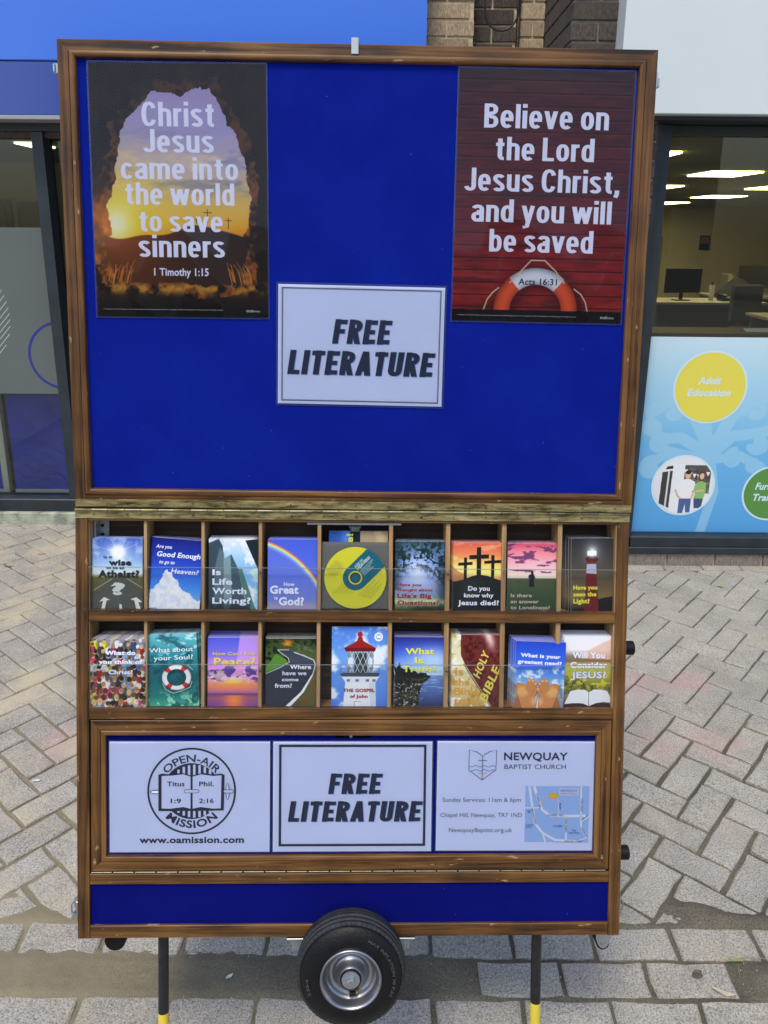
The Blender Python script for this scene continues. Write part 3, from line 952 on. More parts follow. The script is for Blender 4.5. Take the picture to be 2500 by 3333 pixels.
M['brick'] = brick_mat("dark brown brick", (.030, .024, .020), (.075, .058, .046), (.14, .11, .088))
M['brick_lit'] = brick_mat("sandy brick painted sunlit", (.20, .152, .095), (.42, .32, .20), (.60, .48, .31))  # these bricks and the sand mortar carry painted sunlight in their colour
M['brick_pave'] = brick_mat("grey brown brick", (.12, .10, .085), (.21, .18, .15), (.32, .28, .24))
M['mortar'] = mat("sand mortar", (.58, .47, .30), .95, var=.25, vscale=30, bump=.4, bscale=150)
M['mortar_grey'] = mat("grey mortar", (.22, .20, .17), .95, var=.25, vscale=30, bump=.4, bscale=150)

def brick_wall(name, x0, x1, yf, z0, z1, split, bm_, mm, label, ph=0.0, ret=None, course=0.0785, L0=0.228):
    """real bricks on the face y = yf (and on the return face x = ret[0] back to y = ret[1]); those above split are parts"""
    w_ = empty(name, None, label, "wall")
    core = MB().box(x0 + .008, x1 - .002, yf + .008, yf + .30, z0, z1)
    if ret: core.box(x0 + .008, x1 - .002, yf + .30, ret[1], z0, z1)
    core.build("mortar_core", mm, w_)
    low = MB(); g = 0.010
    def put(a0, a1, b0, b1, c0, c1, z):
        if z > split:
            MB().box(a0, a1, b0, b1, c0, c1, .003).build("brick", bm_, w_)
        else: low.box(a0, a1, b0, b1, c0, c1, .003)
    k = 0; z = z0
    while z + course <= z1 + 1e-4:
        zc0, zc1 = z + g * .5, z + course - g * .5
        off = ph + (0 if k % 2 else L0 / 2)
        x = x0 + off - L0
        while x < x1:
            a, b = max(x + g * .5, x0), min(x + L0 - g * .5, x1)
            if b - a > .03:
                j = random.uniform(-.0015, .0015)
                put(a, b, yf + j, yf + .05, zc0, zc1, z)
            x += L0
        if ret:
            xr, yb = ret
            y = yf + .055 + (0 if k % 2 else -L0 / 2)
            while y < yb:
                a, b = max(y + g * .5, yf + .055), min(y + L0 - g * .5, yb)
                if b - a > .03: put(xr, xr + .05, a, b, zc0, zc1, z)
                y += L0
        z += course; k += 1
    if low.v: tag(low.build("lower_bricks", bm_, w_), kind='stuff')
    return w_

H_B = 3.95
COR = 0.0785
z_off = 2.439 - 31 * COR                                 # puts a bed joint where the photo has one
brick_wall("brick_pillar", 0.775, 1.185, 3.72, z_off, z_off + 44 * COR, 1.2, M['brick'], M['mortar_grey'],
           "dark brown brick pillar between the two shop fronts", ph=.115, ret=(0.775, 4.36))
zl = 2.583 - 33 * COR
brick_wall("brick_wall", 0.19, 0.425, 4.35, zl, zl + 45 * COR, 2.2, M['brick_lit'], M['mortar'],
           "sandy brick strip, sunlight in its colour, beside the end of the blue sign", ph=.10)
brick_wall("brick_wall", 0.655, 0.773, 4.35, zl, zl + 45 * COR, 2.2, M['brick_lit'], M['mortar'],
           "narrow sandy brick strip, sunlight in its colour, in the corner against the pillar", ph=.06)
brick_wall("brick_wall", 0.427, 0.653, 4.47, zl, zl + 45 * COR, 2.2, M['brick'], M['mortar'],  # darker set-back bricks stand in for a shadow across the wall
           "brick strip set back and darkened to stand for shadow, with a black cable", ph=.10)
cb = MB()
pts = [(.475, 4.34, 3.6)]
for i in range(25):
    t = math.pi * i / 24
    pts.append((.557 - .082 * math.cos(t), 4.335, 2.70 - .09 * math.sin(t)))
pts += [(.640, 4.335, 2.9), (.643, 4.34, 3.6)]
cb.tube(pts, .005, 8)
tag(cb.build("cable", M['black_plastic']), "black cable hanging in a loop on the brick wall", "cable")
cb2 = MB().tube([(.645, 4.338, 3.6), (.648, 4.338, 3.0), (.646, 4.338, 2.3)], .004, 8)
tag(cb2.build("cable", M['black_plastic']), "straight black cable beside the hanging loop", "cable")

# ------------------------------------------------------------------ right shop
M['white_panel'] = mat("white fascia panel", (.66, .72, .72), .28, var=.03, vscale=1.5, coat=.3)
M['frame'] = mat("anthracite frame", (.020, .028, .036), .38, var=.2, vscale=12, rv=.1)
M['cream'] = mat("cream wall", (.62, .57, .40), .9, var=.05, vscale=2)
M['ceiling'] = mat("office ceiling", (.50, .47, .36), .9)
M['carpet'] = mat("dark carpet", (.05, .05, .055), .95, var=.2, vscale=60)
M['lamp'] = mat("lit ceiling panel", (.9, .85, .6), .5, emit=(1.0, .84, .44), estr=9.0)
rs = empty("shop_building", None, "right shop front with white fascia, dark framed window and blue graphic panel", "shop")
MB().box(.968, 6.0, 3.60, 3.86, 2.143, 3.9, .004).build("fascia", M['white_panel'], rs)
MB().box(1.0, 6.0, 3.66, 3.90, 2.128, 2.1425).build("fascia_soffit", M['frame'], rs)
MB().box(1.19, 1.272, 3.80, 3.93, .07, 2.128, .004).build("window_post", M['frame'], rs)
MB().box(1.186, 1.215, 3.76, 3.799, .07, 2.128, .003).build("window_trim", M['frame'], rs)
MB().box(1.272, 6.0, 3.83, 3.93, 2.085, 2.127, .003).build("window_head", M['frame'], rs)
MB().box(1.19, 6.0, 3.80, 3.95, .085, .160, .006).build("window_sill", M['frame'], rs)
MB().box(1.19, 6.0, 3.788, 3.7995, .069, .105, .004).build("sill_drip", M['frame'], rs)
M['ledge'] = mat("brown ledge", (.13, .085, .05), .6)
MB().box(1.272, 6.0, 3.90, 4.15, 1.165, 1.190).build("window_ledge", M['ledge'], rs)
MB().box(1.272, 6.0, 3.868, 3.873, 1.180, 2.085).build("window_pane", M['window'], rs)
# building shell
SH = M['cream']
MB().box(1.19, 6.0, 20.0, 20.1, -.1, 2.4).build("office_back_wall", SH, rs)
MB().box(1.19, 12.0, 20.0, 20.1, -.1, 2.4).build("office_back_wall", SH, rs)
MB().box(1.05, 1.19, 4.02, 20.0, -.1, 2.4).build("office_side_wall", SH, rs)
MB().box(12.0, 12.1, 3.95, 20.0, -.1, 2.4).build("office_side_wall", SH, rs)
MB().box(1.05, 12.1, 3.95, 20.1, 2.2, 2.26).build("office_ceiling", M['ceiling'], rs)
MB().box(1.05, 12.1, 3.95, 20.1, -.08, .02).build("office_floor", M['carpet'], rs)
MB().box(.80, 12.1, 4.37, 20.1, 2.40, 3.95).build("upper_wall", M['brick'], rs)
MB().box(.968, 12.0, 3.861, 4.36, 2.262, 3.9).build("upper_wall_front", M['brick'], rs)
MB().box(6.001, 12.0, 3.62, 3.95, -.1, 3.9).build("shop_wall", M['brick'], rs)
for k, (x0, x1, y0, y1) in enumerate(((3.03, 3.50, 7.8, 8.46), (5.2, 5.78, 13.35, 14.26), (3.05, 3.70, 10.4, 11.2), (5.4, 6.13, 16.8, 18.2), (4.75, 5.4, 10.4, 11.1), (1.6, 2.06, 5.9, 6.25))):
    t = MB().box(x0, x1, y0, y1, 2.186, 2.1995).build("ceiling_light", M['lamp'])
    tag(t, ["lit ceiling panel nearest the glass in the right shop", "second lit ceiling panel deeper behind the right shop glass", "lit ceiling panel cut off by the window post",
            "farthest lit ceiling panel low beside the window post", "lit ceiling panel cut by the right edge of the picture", "small piece of lit ceiling panel at the window corner"][k], "ceiling light", "lit ceiling panels in the right shop")
# brick plinth course under the sill
pw = empty("brick_plinth", None, "single course of brown bricks under the right shop sill", "wall")
MB().box(1.19, 6.0, 3.812, 3.95, -.03, .0685).build("mortar_core", M['mortar'], pw)
x = 1.468 - .2485 * 2
while x < 5.9:
    MB().box(max(x + .006, 1.19), x + .2425, 3.800, 3.93, -.02, .066, .003).build("brick", M['brick_pave'], pw)
    x += .2485

# graphic panel
def art_panel():
    a = Art(520, 330, 3); a.gain = 1.35
    a.grad([(0, (176, 206, 232)), (.28, (140, 182, 220)), (.55, (100, 160, 208)), (1, (78, 142, 196))])
    W0, H0 = 1.62, 1.012
    def P(x, z): return ((x - 1.28) / W0, (1.176 - z) / H0)
    m = np.zeros_like(a.x)
    def swirl(cx, cz, r, a0, turns, wd, sgn=1):
        pts = []
        for i in range(26):
            t = i / 25
            an = rad(a0) + sgn * turns * 2 * math.pi * t
            rr = r * (1 - .78 * t)
            pts.append(P(cx + rr * math.cos(an), cz + rr * math.sin(an)))
        return np.maximum(a.line(pts, wd), a.el(*pts[-1], wd * .9, wd * .9 * 520 / 330))
    # trunk and branches
    for pts, wd in (([(1.655, .165), (1.70, .38), (1.655, .60), (1.60, .80)], .030), ([(1.655, .60), (1.55, .80), (1.42, .86), (1.34, .80)], .040), ([(1.655, .58), (1.50, .67), (1.38, .66)], .036),
                    ([(1.66, .60), (1.74, .78), (1.86, .90), (1.98, .86)], .040), ([(1.66, .58), (1.76, .68), (1.9, .70), (2.05, .74)], .036), ([(1.7, .62), (1.72, .95), (1.64, 1.0)], .020),
                    ([(1.655, .55), (1.45, .60), (1.33, .50)], .03), ([(1.66, .55), (1.80, .58), (1.92, .52)], .03), ([(1.98, .86), (2.1, 1.0), (2.3, 1.02)], .03), ([(2.05, .74), (2.3, .80), (2.5, .7)], .03)):
        m = np.maximum(m, a.line([P(*q) for q in pts], wd))
    for cx, cz, r, a0, tn, wd, sg in ((1.37, .90, .06, 0, .8, .018, 1), (1.45, .79, .04, 90, .7, .020, -1), (1.34, .72, .05, 300, .9, .022, 1), (1.40, .63, .06, 30, .9, .02, 1), (1.37, .50, .07, 60, .8, .02, 1), (1.49, .55, .05, 200, .8, .018, -1),
                                     (1.60, .72, .035, 0, .6, .022, 1), (1.66, .63, .04, 60, .7, .022, 1), (1.78, .56, .05, 90, .9, .02, 1), (1.88, .53, .04, 0, .8, .02, -1), (1.90, .64, .05, 200, .7, .024, 1), (1.86, .80, .06, 180, .9, .02, -1),
                                     (1.95, .92, .05, 90, .8, .02, 1), (2.02, .64, .05, 30, .8, .02, -1), (2.0, 1.0, .06, 0, .9, .02, 1), (1.36, 1.0, .05, 0, .8, .016, -1), (1.52, .40, .03, 0, .7, .018, 1), (2.2, .9, .08, 0, .9, .02, 1), (2.35, .7, .07, 90, .8, .02, -1)):
        m = np.maximum(m, swirl(cx, cz, r, a0, tn, wd, sg))
    fade = np.clip((a.y - .12) / .3, 0.15, 1)
    a.mix((150, 186, 218), m * .55 * fade)
    return a
def art_couple():
    a = Art(240, 240, 4)
    a.grad([(0, (214, 222, 232)), (1, (200, 208, 220))])
    a.mix((52, 54, 50), a.pol([(.20, .17), (.37, .14), (.37, .20), (.18, .22)]))
    a.mix((226, 232, 240), a.pol([(.30, .12), (.50, .12), (.50, 1), (.30, 1)]))
    a.mix((60, 62, 56), a.pol([(.13, .27), (.30, .24), (.29, .9), (.12, .82)]))
    a.mix((190, 200, 214), a.line([(.24, .25), (.23, .9)], .03))
    a.mix((48, 44, 36), a.pol([(.50, .14), (.94, .14), (.94, .64), (.50, .60)]) * (.6 + .4 * a.fbm(20, 20)))
    a.mix((120, 116, 92), a.pol([(.60, .36), (.94, .36), (.94, .64), (.60, .6)]) * (a.fbm(24, 24) > .5) * .7)
    for k in range(6):
        x = .52 + k * .075; y = .17 + .11 * math.sin(math.pi * (k + .5) / 7) + .02
        a.mix((238, 240, 244), a.pol([(x - .035, y), (x + .035, y + .005), (x, y + .08)]))
    a.mix((226, 230, 236), a.pol([(.62, .74), (.96, .66), (.9, 1), (.55, 1)]) * .8)
    # figures: man in white shirt, woman in green top
    a.mix((74, 92, 138), a.pol([(.455, .72), (.66, .72), (.66, .98), (.585, .98), (.565, .82), (.535, .99), (.455, .99)]))
    a.mix((238, 240, 246), a.pol([(.46, .41), (.53, .385), (.60, .385), (.69, .43), (.72, .56), (.66, .60), (.65, .73), (.46, .73), (.45, .57), (.39, .60), (.36, .56), (.40, .47)]))
    a.mix((205, 160, 132), a.line([(.38, .58), (.42, .68), (.47, .72)], .032)); a.mix((205, 160, 132), a.line([(.69, .60), (.66, .72)], .03))
    a.mix((208, 164, 138), a.el(.565, .315, .048, .066)); a.mix((58, 44, 34), a.el(.565, .268, .050, .034))
    a.mix((62, 78, 110), a.pol([(.70, .73), (.86, .73), (.84, .90), (.72, .90)]))
    a.mix((128, 168, 100), a.pol([(.74, .44), (.80, .42), (.88, .45), (.89, .60), (.86, .73), (.70, .73), (.72, .60), (.68, .58), (.70, .48)]))
    a.mix((205, 165, 140), a.line([(.72, .60), (.84, .585)], .03))
    a.mix((92, 56, 40), a.el(.795, .335, .058, .085)); a.mix((212, 170, 144), a.el(.80, .335, .038, .055))
    return a
pn = sheet("graphic_panel", print_mat("blue tree graphic", art_panel(), .4), 1.272, .165, 2.90, 1.176, 0, rs, mtx=Matrix.Translation((0, 3.862, 0)) @ Matrix.Rotation(rad(90), 4, 'X'))
MB().box(1.272, 6.0, 3.866, 3.90, .160, 1.1645).build("panel_backing", mat("pale blue backing", (.25, .50, .78), .5), rs)
FX = Matrix.Translation((0, 3.862, 0)) @ Matrix.Rotation(rad(90), 4, 'X')     # panel plane: x right, y up, z towards the street
pale = mat("pale lettering", (.62, .80, .86), .5)
MB().disc(1.61, .928, .1835, .0008).disc(1.987, .379, .1475, .0008).disc(1.533, .4175, .1625, .0008).build("badge_rim", pale, pn)
MB().disc(1.61, .928, .1735, .0016).build("badge", mat("yellow badge", (.80, .70, .09), .5), pn)
MB().disc(1.987, .379, .1375, .0016).build("badge", mat("green badge", (.10, .28, .055), .5), pn)
words("lettering", pale, pn, [("Adult", 1.546, 1.664, .944, .037, .035, .2), ("Education", 1.498, 1.718, .884, .037, .035, .2),
                               ("Further", 1.903, 2.05, .398, .038, .035, .2), ("Training", 1.893, 2.07, .338, .038, .035, .2)], .0018)
ph_ = sheet("photo_print", print_mat("shopkeepers photo", art_couple(), .4), -.1525, -.1525, .1525, .1525, 0, pn)
def round_sheet(name, m, cx, cy, r, z, parent):
    n = 48
    vv = [(cx + r * math.cos(2 * math.pi * i / n), cy + r * math.sin(2 * math.pi * i / n), z) for i in range(n)]
    me = bpy.data.meshes.new(name); me.from_pydata(vv, [], [tuple(range(n))])
    ul = me.uv_layers.new(name="UVMap")
    for lp in me.loops:
        v = vv[lp.vertex_index]; ul.data[lp.index].uv = ((v[0] - cx) / (2 * r) + .5, (v[1] - cy) / (2 * r) + .5)
    me.materials.append(m)
    return new_obj(name, me, parent)
mt_ = ph_.data.materials[0]
bpy.data.objects.remove(ph_)
round_sheet("photo_print", mt_, 1.533, .4175, .1525, .0016, pn)

# office furniture glimpsed through the glass
M['desk'] = mat("pale desk top", (.42, .40, .34), .5); M['metal_leg'] = mat("grey desk leg", (.32, .33, .34), .4, .6)
def desk(x, y, wd, label):
    d = empty("desk", Matrix.Translation((x, y, .02)), label, "desk", "office desks behind the right window")
    MB().box(0, wd, 0, .75, .70, .73).build("desk_top", M['desk'], d)
    MB().box(.05, wd - .05, .70, .72, .25, .70).build("modesty_panel", mat("grey panel", (.22, .23, .25), .6), d)
    for xx in (.12, wd - .16):
        l = MB().box(xx, xx + .04, .33, .41, .04, .70).box(xx, xx + .04, .03, .72, 0, .04).build("leg", M['metal_leg'], d)
    return d
desk(3.55, 10.6, 1.5, "pale office desk at the left behind the right shop window")
desk(4.75, 11.6, 1.4, "pale office desk at the right behind the right shop window")
desk(4.2, 8.6, 1.4, "nearest office desk behind the right shop window")
def monitor(x, y, z, tilt, label):
    d = empty("monitor", Matrix.Translation((x, y, z)) @ Matrix.Rotation(tilt, 4, 'Z'), label, "monitor", "monitors on the office desks")
    MB().box(-.26, .26, -.015, .015, .10, .42, .004).build("screen", M['black_plastic'], d)
    MB().box(-.02, .02, .0, .03, 0, .12).box(-.10, .10, -.06, .08, -.002, .01).build("stand", M['black_plastic'], d)
monitor(4.0, 10.9, .752, .2, "dark monitor seen from behind on the left desk")
monitor(5.45, 11.9, .752, -.5, "dark monitor turned sideways on the right desk")
def chair(x, y, rz, label):
    c = empty("office_chair", Matrix.Translation((x, y, .02)) @ Matrix.Rotation(rz, 4, 'Z'), label, "chair", "office chairs")
    cl = mat("chair cloth", (.05, .055, .07), .9)
    MB().box(-.24, .24, -.23, .23, .42, .50, .02).build("seat", cl, c)
    MB().box(-.22, .22, .20, .26, .52, 1.0, .02).build("backrest", cl, c)
    MB().cyl((0, 0, .1), (0, 0, .42), .03).build("stem", M['black_plastic'], c)
    b = MB()
    for k in range(5):
        t = 2 * math.pi * k / 5
        b.tube([(0, 0, .1), (.28 * math.cos(t), .28 * math.sin(t), .05)], .02, 6)
    b.build("base", M['black_plastic'], c)
chair(4.6, 9.9, .3, "dark office chair between the desks behind the window")
chair(5.3, 10.4, -2.4, "dark office chair by the right desk behind the window")
pc = empty("wall_picture", Matrix.Translation((7.75, 19.98, 1.36)), "small dark framed picture on the back wall of the office", "picture")
MB().box(-.12, .12, -.02, 0, -.17, .17).build("picture_frame", M['void'], pc)
MB().box(-.10, .10, -.024, -.021, -.02, .14).build("print", mat("brown print", (.22, .12, .06), .7), pc)
cb_ = MB().box(2.5, 3.1, 9.2, 9.7, .02, 1.6, .01).build("cabinet", mat("grey cabinet", (.13, .14, .14), .6)); tag(cb_, "tall grey cabinet beside the window post inside the office", "cabinet")
pp = MB().add([(2.12, 3.95, 1.192), (2.36, 3.93, 1.192), (2.40, 4.06, 1.200), (2.16, 4.08, 1.194)], [(0, 1, 2, 3)]).build("paper_sheet", M['paper'])
pp.location = (-.33, 0, 0)
tag(pp, "sheet of paper lying on the ledge inside the right window", "paper")

def desk_item(nm, lab, cat, x, y, z, parts):
    t = empty(nm, Matrix.Translation((x, y, z)), lab, cat)
    for pn_, mt, f in parts: f(MB()).build(pn_, mt, t)
wp = mat("off white plastic", (.55, .55, .50), .5)
desk_item("water_bottle", "clear pale bottle standing on the left office desk", "bottle", 4.42, 10.95, .752, [("bottle_body", wp, lambda m: m.cyl((0, 0, 0), (0, 0, .20), .035, .032)), ("cap", M['black_plastic'], lambda m: m.cyl((0, 0, .201), (0, 0, .24), .014))])
desk_item("desk_phone", "dark telephone on the left office desk beside the bottle", "telephone", 4.62, 10.9, .752, [("phone_base", M['black_plastic'], lambda m: m.box(-.10, .10, -.10, .10, 0, .05, .01)), ("handset", M['black_plastic'], lambda m: m.box(-.10, -.04, -.11, .11, .051, .09, .012))])
desk_item("folder_box", "grey box file standing on the right office desk", "box file", 5.0, 11.9, .752, [("file_body", mat("grey card", (.3, .3, .3), .7), lambda m: m.box(-.04, .04, -.14, .14, 0, .30, .004)), ("file_label", wp, lambda m: m.box(-.025, .025, -.143, -.1405, .12, .22))])
def heap(m):
    n, r_ = 14, random.Random(4)
    vv = [(0, 0, .27)]; 
    for j in range(1, 5):
        for i in range(n):
            t = 2 * math.pi * i / n; q = j / 4
            vv.append((.34 * q * math.cos(t) * r_.uniform(.85, 1.1), .20 * q * math.sin(t), max(0, .27 * (1 - q ** 1.6) + r_.uniform(-.02, .02) * (j < 4))))
    fs = [(0, 1 + i, 1 + (i + 1) % n) for i in range(n)] + [(1 + j * n + i, 1 + (j + 1) * n + i, 1 + (j + 1) * n + (i + 1) % n, 1 + j * n + (i + 1) % n) for j in range(3) for i in range(n)]
    return m.add(vv, fs, True)
hp = heap(MB()).build("coat", mat("dark cloth", (.03, .032, .036), .9)); hp.location = (5.02, 11.55, .75)
tag(hp, "dark coat heaped on the right office desk", "coat")
desk_item("paper_tray", "pale paper tray with sheets on the nearest office desk", "tray", 4.6, 8.8, .752, [("tray", wp, lambda m: m.box(-.17, .17, -.12, .12, 0, .06, .006)), ("sheets", M['paper'], lambda m: m.box(-.15, .15, -.10, .10, .061, .085))])

# ------------------------------------------------------------------ left shop
ls = empty("shop_building", None, "left shop front with blue sign, frosted glass and dark frames", "shop")
def sign_blue(name, c):
    m, N, L, P = nodes_of(name)
    P.inputs["Base Color"].default_value = c + (1,); P.inputs["Roughness"].default_value = .22; P.inputs["Coat Weight"].default_value = .6; P.inputs["Coat Roughness"].default_value = .12
    return m
M['sign_blue'] = sign_blue("glossy blue sign", (.035, .16, .72))
MB().box(-8, .186, 4.20, 4.34, 2.435, 3.6, .004).build("sign_panel", M['sign_blue'], ls)
MB().box(-8, .186, 4.204, 4.34, 2.190, 2.432, .003).build("sign_panel", sign_blue("deep blue sign", (.020, .055, .32)), ls)
MB().box(-8, .186, 4.190, 4.36, 2.169, 2.188, .002).build("sign_lip", mat("pale sign lip", (.34, .35, .36), .4), ls)
MB().box(-8, .186, 4.36, 4.50, 2.100, 3.9).build("upper_wall", M['brick'], ls)
MB().box(-8, .186, 4.33, 4.359, 2.130, 2.168).build("window_head", M['frame'], ls)
MB().box(-1.815, -1.757, 4.33, 4.45, .145, 2.130, .004).build("window_post", M['frame'], ls)
MB().box(-1.690, -1.62, 4.39, 4.47, .145, 2.130, .003).build("door_stile", M['frame'], ls)
MB().box(-.10, .19, 4.33, 4.45, .145, 2.130, .004).build("window_post", M['frame'], ls)
MB().box(-8, .19, 4.325, 4.45, .072, .147, .004).build("window_sill", M['frame'], ls)
MB().box(-8, .19, 4.30, 4.45, -.02, .072, .006).build("plinth", mat("lichen stained concrete", (.33, .35, .27), .9, var=.5, vscale=14, bump=.6, bscale=80), ls)
MB().box(-8, -1.815, 4.398, 4.403, .147, 2.130).build("window_pane", M['window'], ls)
MB().box(-1.757, -.10, 4.428, 4.433, .147, 2.130).build("door_pane", M['window'], ls)
fr = MB().box(-8, -1.8155, 4.390, 4.3965, .755, 1.657).build("frosted_film", mat("frosted film", (.115, .135, .130), .35, var=.08, vscale=2, coat=.15), ls)
FL = Matrix.Translation((0, 4.390, 0)) @ Matrix.Rotation(rad(90), 4, 'X')
MB().ring(-1.795, .972, .176, .190, .0006, 40, 97, 263).build("blue_ring", mat("ring print", (.02, .03, .24), .5), fr, FL)
h = MB()
for k, (xe, ze) in enumerate([(-2.088, 1.330), (-2.079, 1.300), (-2.070, 1.268), (-2.064, 1.235), (-2.061, 1.203), (-2.062, 1.170), (-2.066, 1.133), (-2.074, 1.09), (-2.10, 1.03)]):
    h.stroke([(xe - .30, ze - .33), (xe, ze)], .0035, .0006)
h.build("hatch_lines", mat("white line print", (.50, .54, .54), .5), fr, FL)
# interior of the left shop
MB().box(-8, -.0, 9.0, 9.1, -.1, 2.7).build("shop_back_wall", SH, ls)
MB().box(.0, .1, 4.5, 9.0, -.1, 2.7).build("shop_side_wall", SH, ls)
MB().box(-8.1, -8, 4.4, 9.0, -.1, 2.7).build("shop_side_wall", SH, ls)
MB().box(-8, .1, 4.5, 9.1, 2.3, 2.36).build("shop_ceiling", M['ceiling'], ls)
MB().box(-8, .1, 4.45, 9.1, -.08, .0).build("shop_floor", M['carpet'], ls)
MB().box(-8, .1, 4.5, 9.1, 2.71, 3.9).build("upper_storey", M['brick'], ls)
MB().box(-8, .19, 4.451, 4.499, 3.6, 3.9).build("upper_storey_front", M['brick'], ls)
M['lamp2'] = mat("lit white panel", (.9, .9, .8), .5, emit=(1.0, .93, .72), estr=3.0)
tag(MB().box(-4.5, -2.49, 5.74, 5.95, 2.286, 2.2995).build("ceiling_light", M['lamp2']), "long lit ceiling panel at the left edge inside the left shop", "ceiling light")
tag(MB().box(-2.97, -2.80, 6.75, 7.15, 2.286, 2.2995).build("ceiling_light", M['lamp2']), "small lit ceiling panel beside the dark post of the left shop", "ceiling light")
for x0, x1, z1, lb in ((-4.3, -4.05, 1.92, "dark doorway at the left edge inside the left shop"), (-3.98, -3.55, 1.90, "dark framed grey door inside the left shop")):
    d = empty("inner_door", None, lb, "door")
    MB().box(x0, x1, 8.93, 8.99, 0, z1).build("door_frame", M['frame'], d)
    MB().box(x0 + .05, x1 - .06, 8.90, 8.929, 0, z1 - .08).build("door_leaf", mat("grey green door", (.12, .16, .14), .5), d)
M['blue_board'] = mat("blue display board", (.045, .08, .85), .35, var=.3, vscale=6)
for x0, x1, lb in ((-3.3, -2.27, "blue display board at the left edge behind the lower glass"), (-2.20, -1.30, "wide blue display board behind the lower left shop glass")):
    b_ = empty("display_board", None, lb, "display board", "blue boards behind the left shop glass")
    MB().box(x0, x1, 4.50, 4.52, .15, .80).build("board_face", M['blue_board'], b_)
    t = MB().box(x1, x1 + .035, 4.49, 4.53, .13, .82).box(x0 - .001, x1, 4.49, 4.53, .13, .1498).build("board_frame", mat("pale board frame", (.85, .88, .85), .4), b_)

# ------------------------------------------------------------------ the other side of the street (seen in reflections)
ob = empty("terrace_building", Matrix.Translation((0, -15, 0)), "rendered terrace across the street behind the viewer", "building")
MB().box(-9, 9, -.4, 0, -.1, 5.6).build("wall", mat("rendered wall", (.42, .41, .38), .85, var=.12, vscale=3), ob)
rw = mat("grey roof", (.10, .10, .11), .7)
MB().add([(-9, .2, 5.6), (9, .2, 5.6), (9, -3, 7.2), (-9, -3, 7.2)], [(0, 1, 2, 3)]).build("roof", rw, ob)
dg = mat("dark pane", (.03, .035, .04), .08)
for k in range(6):
    for z0 in (.9, 3.4):
        x = -7.8 + k * 2.9
        f_ = MB().box(x, x + 1.2, .0005, .04, z0, z0 + 1.4).build("window", M['white_panel'], ob)
        MB().box(x + .08, x + 1.12, .041, .046, z0 + .08, z0 + 1.32).build("pane", dg, f_)
# ------------------------------------------------------------------ the literature cart
def frame_matrix(o, u, v):
    u = Vector(u).normalized(); v = Vector(v); v = (v - u * v.dot(u)).normalized(); n = u.cross(v)
    m = Matrix.Identity(4)
    for r_ in range(3):
        m[r_][0], m[r_][1], m[r_][2], m[r_][3] = u[r_], v[r_], n[r_], o[r_]
    return m
LOW = frame_matrix((-.05316, 1.15948, .41773), (.99961, .02651, -.00898), (.0025, .23528, .97193))
UPP = frame_matrix((-.05244, 1.34569, 1.18555), (.99991, .01154, -.0068), (.0051, .14187, .98987))
cart = empty("display_cart", LOW, "wooden framed blue display board and booklet rack on a wheeled cart with striped legs", "display cart")
REL = LOW.inverted() @ UPP

def mitred(names, x0, y0, x1, y1, prof, parent, mtx, mh, mv):
    """four mitred frame rails; prof is a closed outline of (inset, height) points"""
    out = []
    n = len(prof)
    for side in range(4):
        A, B = [], []
        for d, h in prof:
            X0, Y0, X1, Y1 = x0 + d, y0 + d, x1 - d, y1 - d
            a, b = [((X0, Y0), (X1, Y0)), ((X1, Y0), (X1, Y1)), ((X1, Y1), (X0, Y1)), ((X0, Y1), (X0, Y0))][side]
            A.append((a[0], a[1], h)); B.append((b[0], b[1], h))
        mb = MB().add(A + B, [(k, (k + 1) % n, n + (k + 1) % n, n + k) for k in range(n)] + [tuple(range(n - 1, -1, -1)), tuple(range(n, 2 * n))])
        out.append(mb.build(names, mh if side % 2 == 0 else mv, parent, mtx))
    return out

def bead(d0, d1, h0, h1, n=7):
    """rounded moulding between insets d0 and d1 rising to h1"""
    return [(d0 + (d1 - d0) * (1 - math.cos(math.pi * k / n)) / 2, h0 + (h1 - h0) * math.sin(math.pi * k / n) ** .7 if 0 < k < n else h0) for k in range(n + 1)]

# upper board: frame, bead, felt, back
UW0, UW1, UH = -.5008, .5018, .7935
mitred("frame_rail", UW0, .0012, UW1, UH, [(0, -.030), (0, -.001), (.001, 0), (.0180, 0), (.0185, -.0012), (.0185, -.030)], cart, REL, M['wood_h'], M['wood_v'])
mitred("frame_bead", UW0 + .0187, .0012 + .0238, UW1 - .0187, UH - .0170, [(0, -.028), (0, -.0015)] + [(d, h) for d, h in bead(.0002, .0110, -.001, .0026)] + [(.0114, -.0075), (.0114, -.028)], cart, REL, M['wood_h2'], M['wood_v2'])
# broader bottom rail under the bead
MB().box(UW0 + .0185, UW1 - .0185, .0200, .0248, -.028, -.0005).build("frame_rail", M['wood_h'], cart, REL)
MB().box(UW0 + .020, UW1 - .020, .020, UH - .018, -.014, -.0070).build("felt_panel", M['felt'], cart, REL)
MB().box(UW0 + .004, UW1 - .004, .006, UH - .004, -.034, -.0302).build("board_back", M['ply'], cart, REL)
cl = MB().box(-.0122, .0002, .7769, .8030, .0008, .0030, .0006).box(-.0122, .0002, .8000, .8030, -.036, .0007).box(-.0122, .0002, .7769, .7999, -.0385, -.0362)
cl.build("top_clip", M['aluminium'], cart, REL)
MB().box(-.5090, -.5012, .7400, .7560, -.016, -.004, .001).cyl((-.5075, .742, -.003), (-.5075, .754, -.003), .0022, n=10).build("side_clip", M['steel'], cart, REL)
MB().box(.5022, .5060, .735, .760, -.020, -.006, .001).box(.5061, .5100, .7375, .7510, -.018, -.008, .001).build("side_clip", M['steel'], cart, REL)

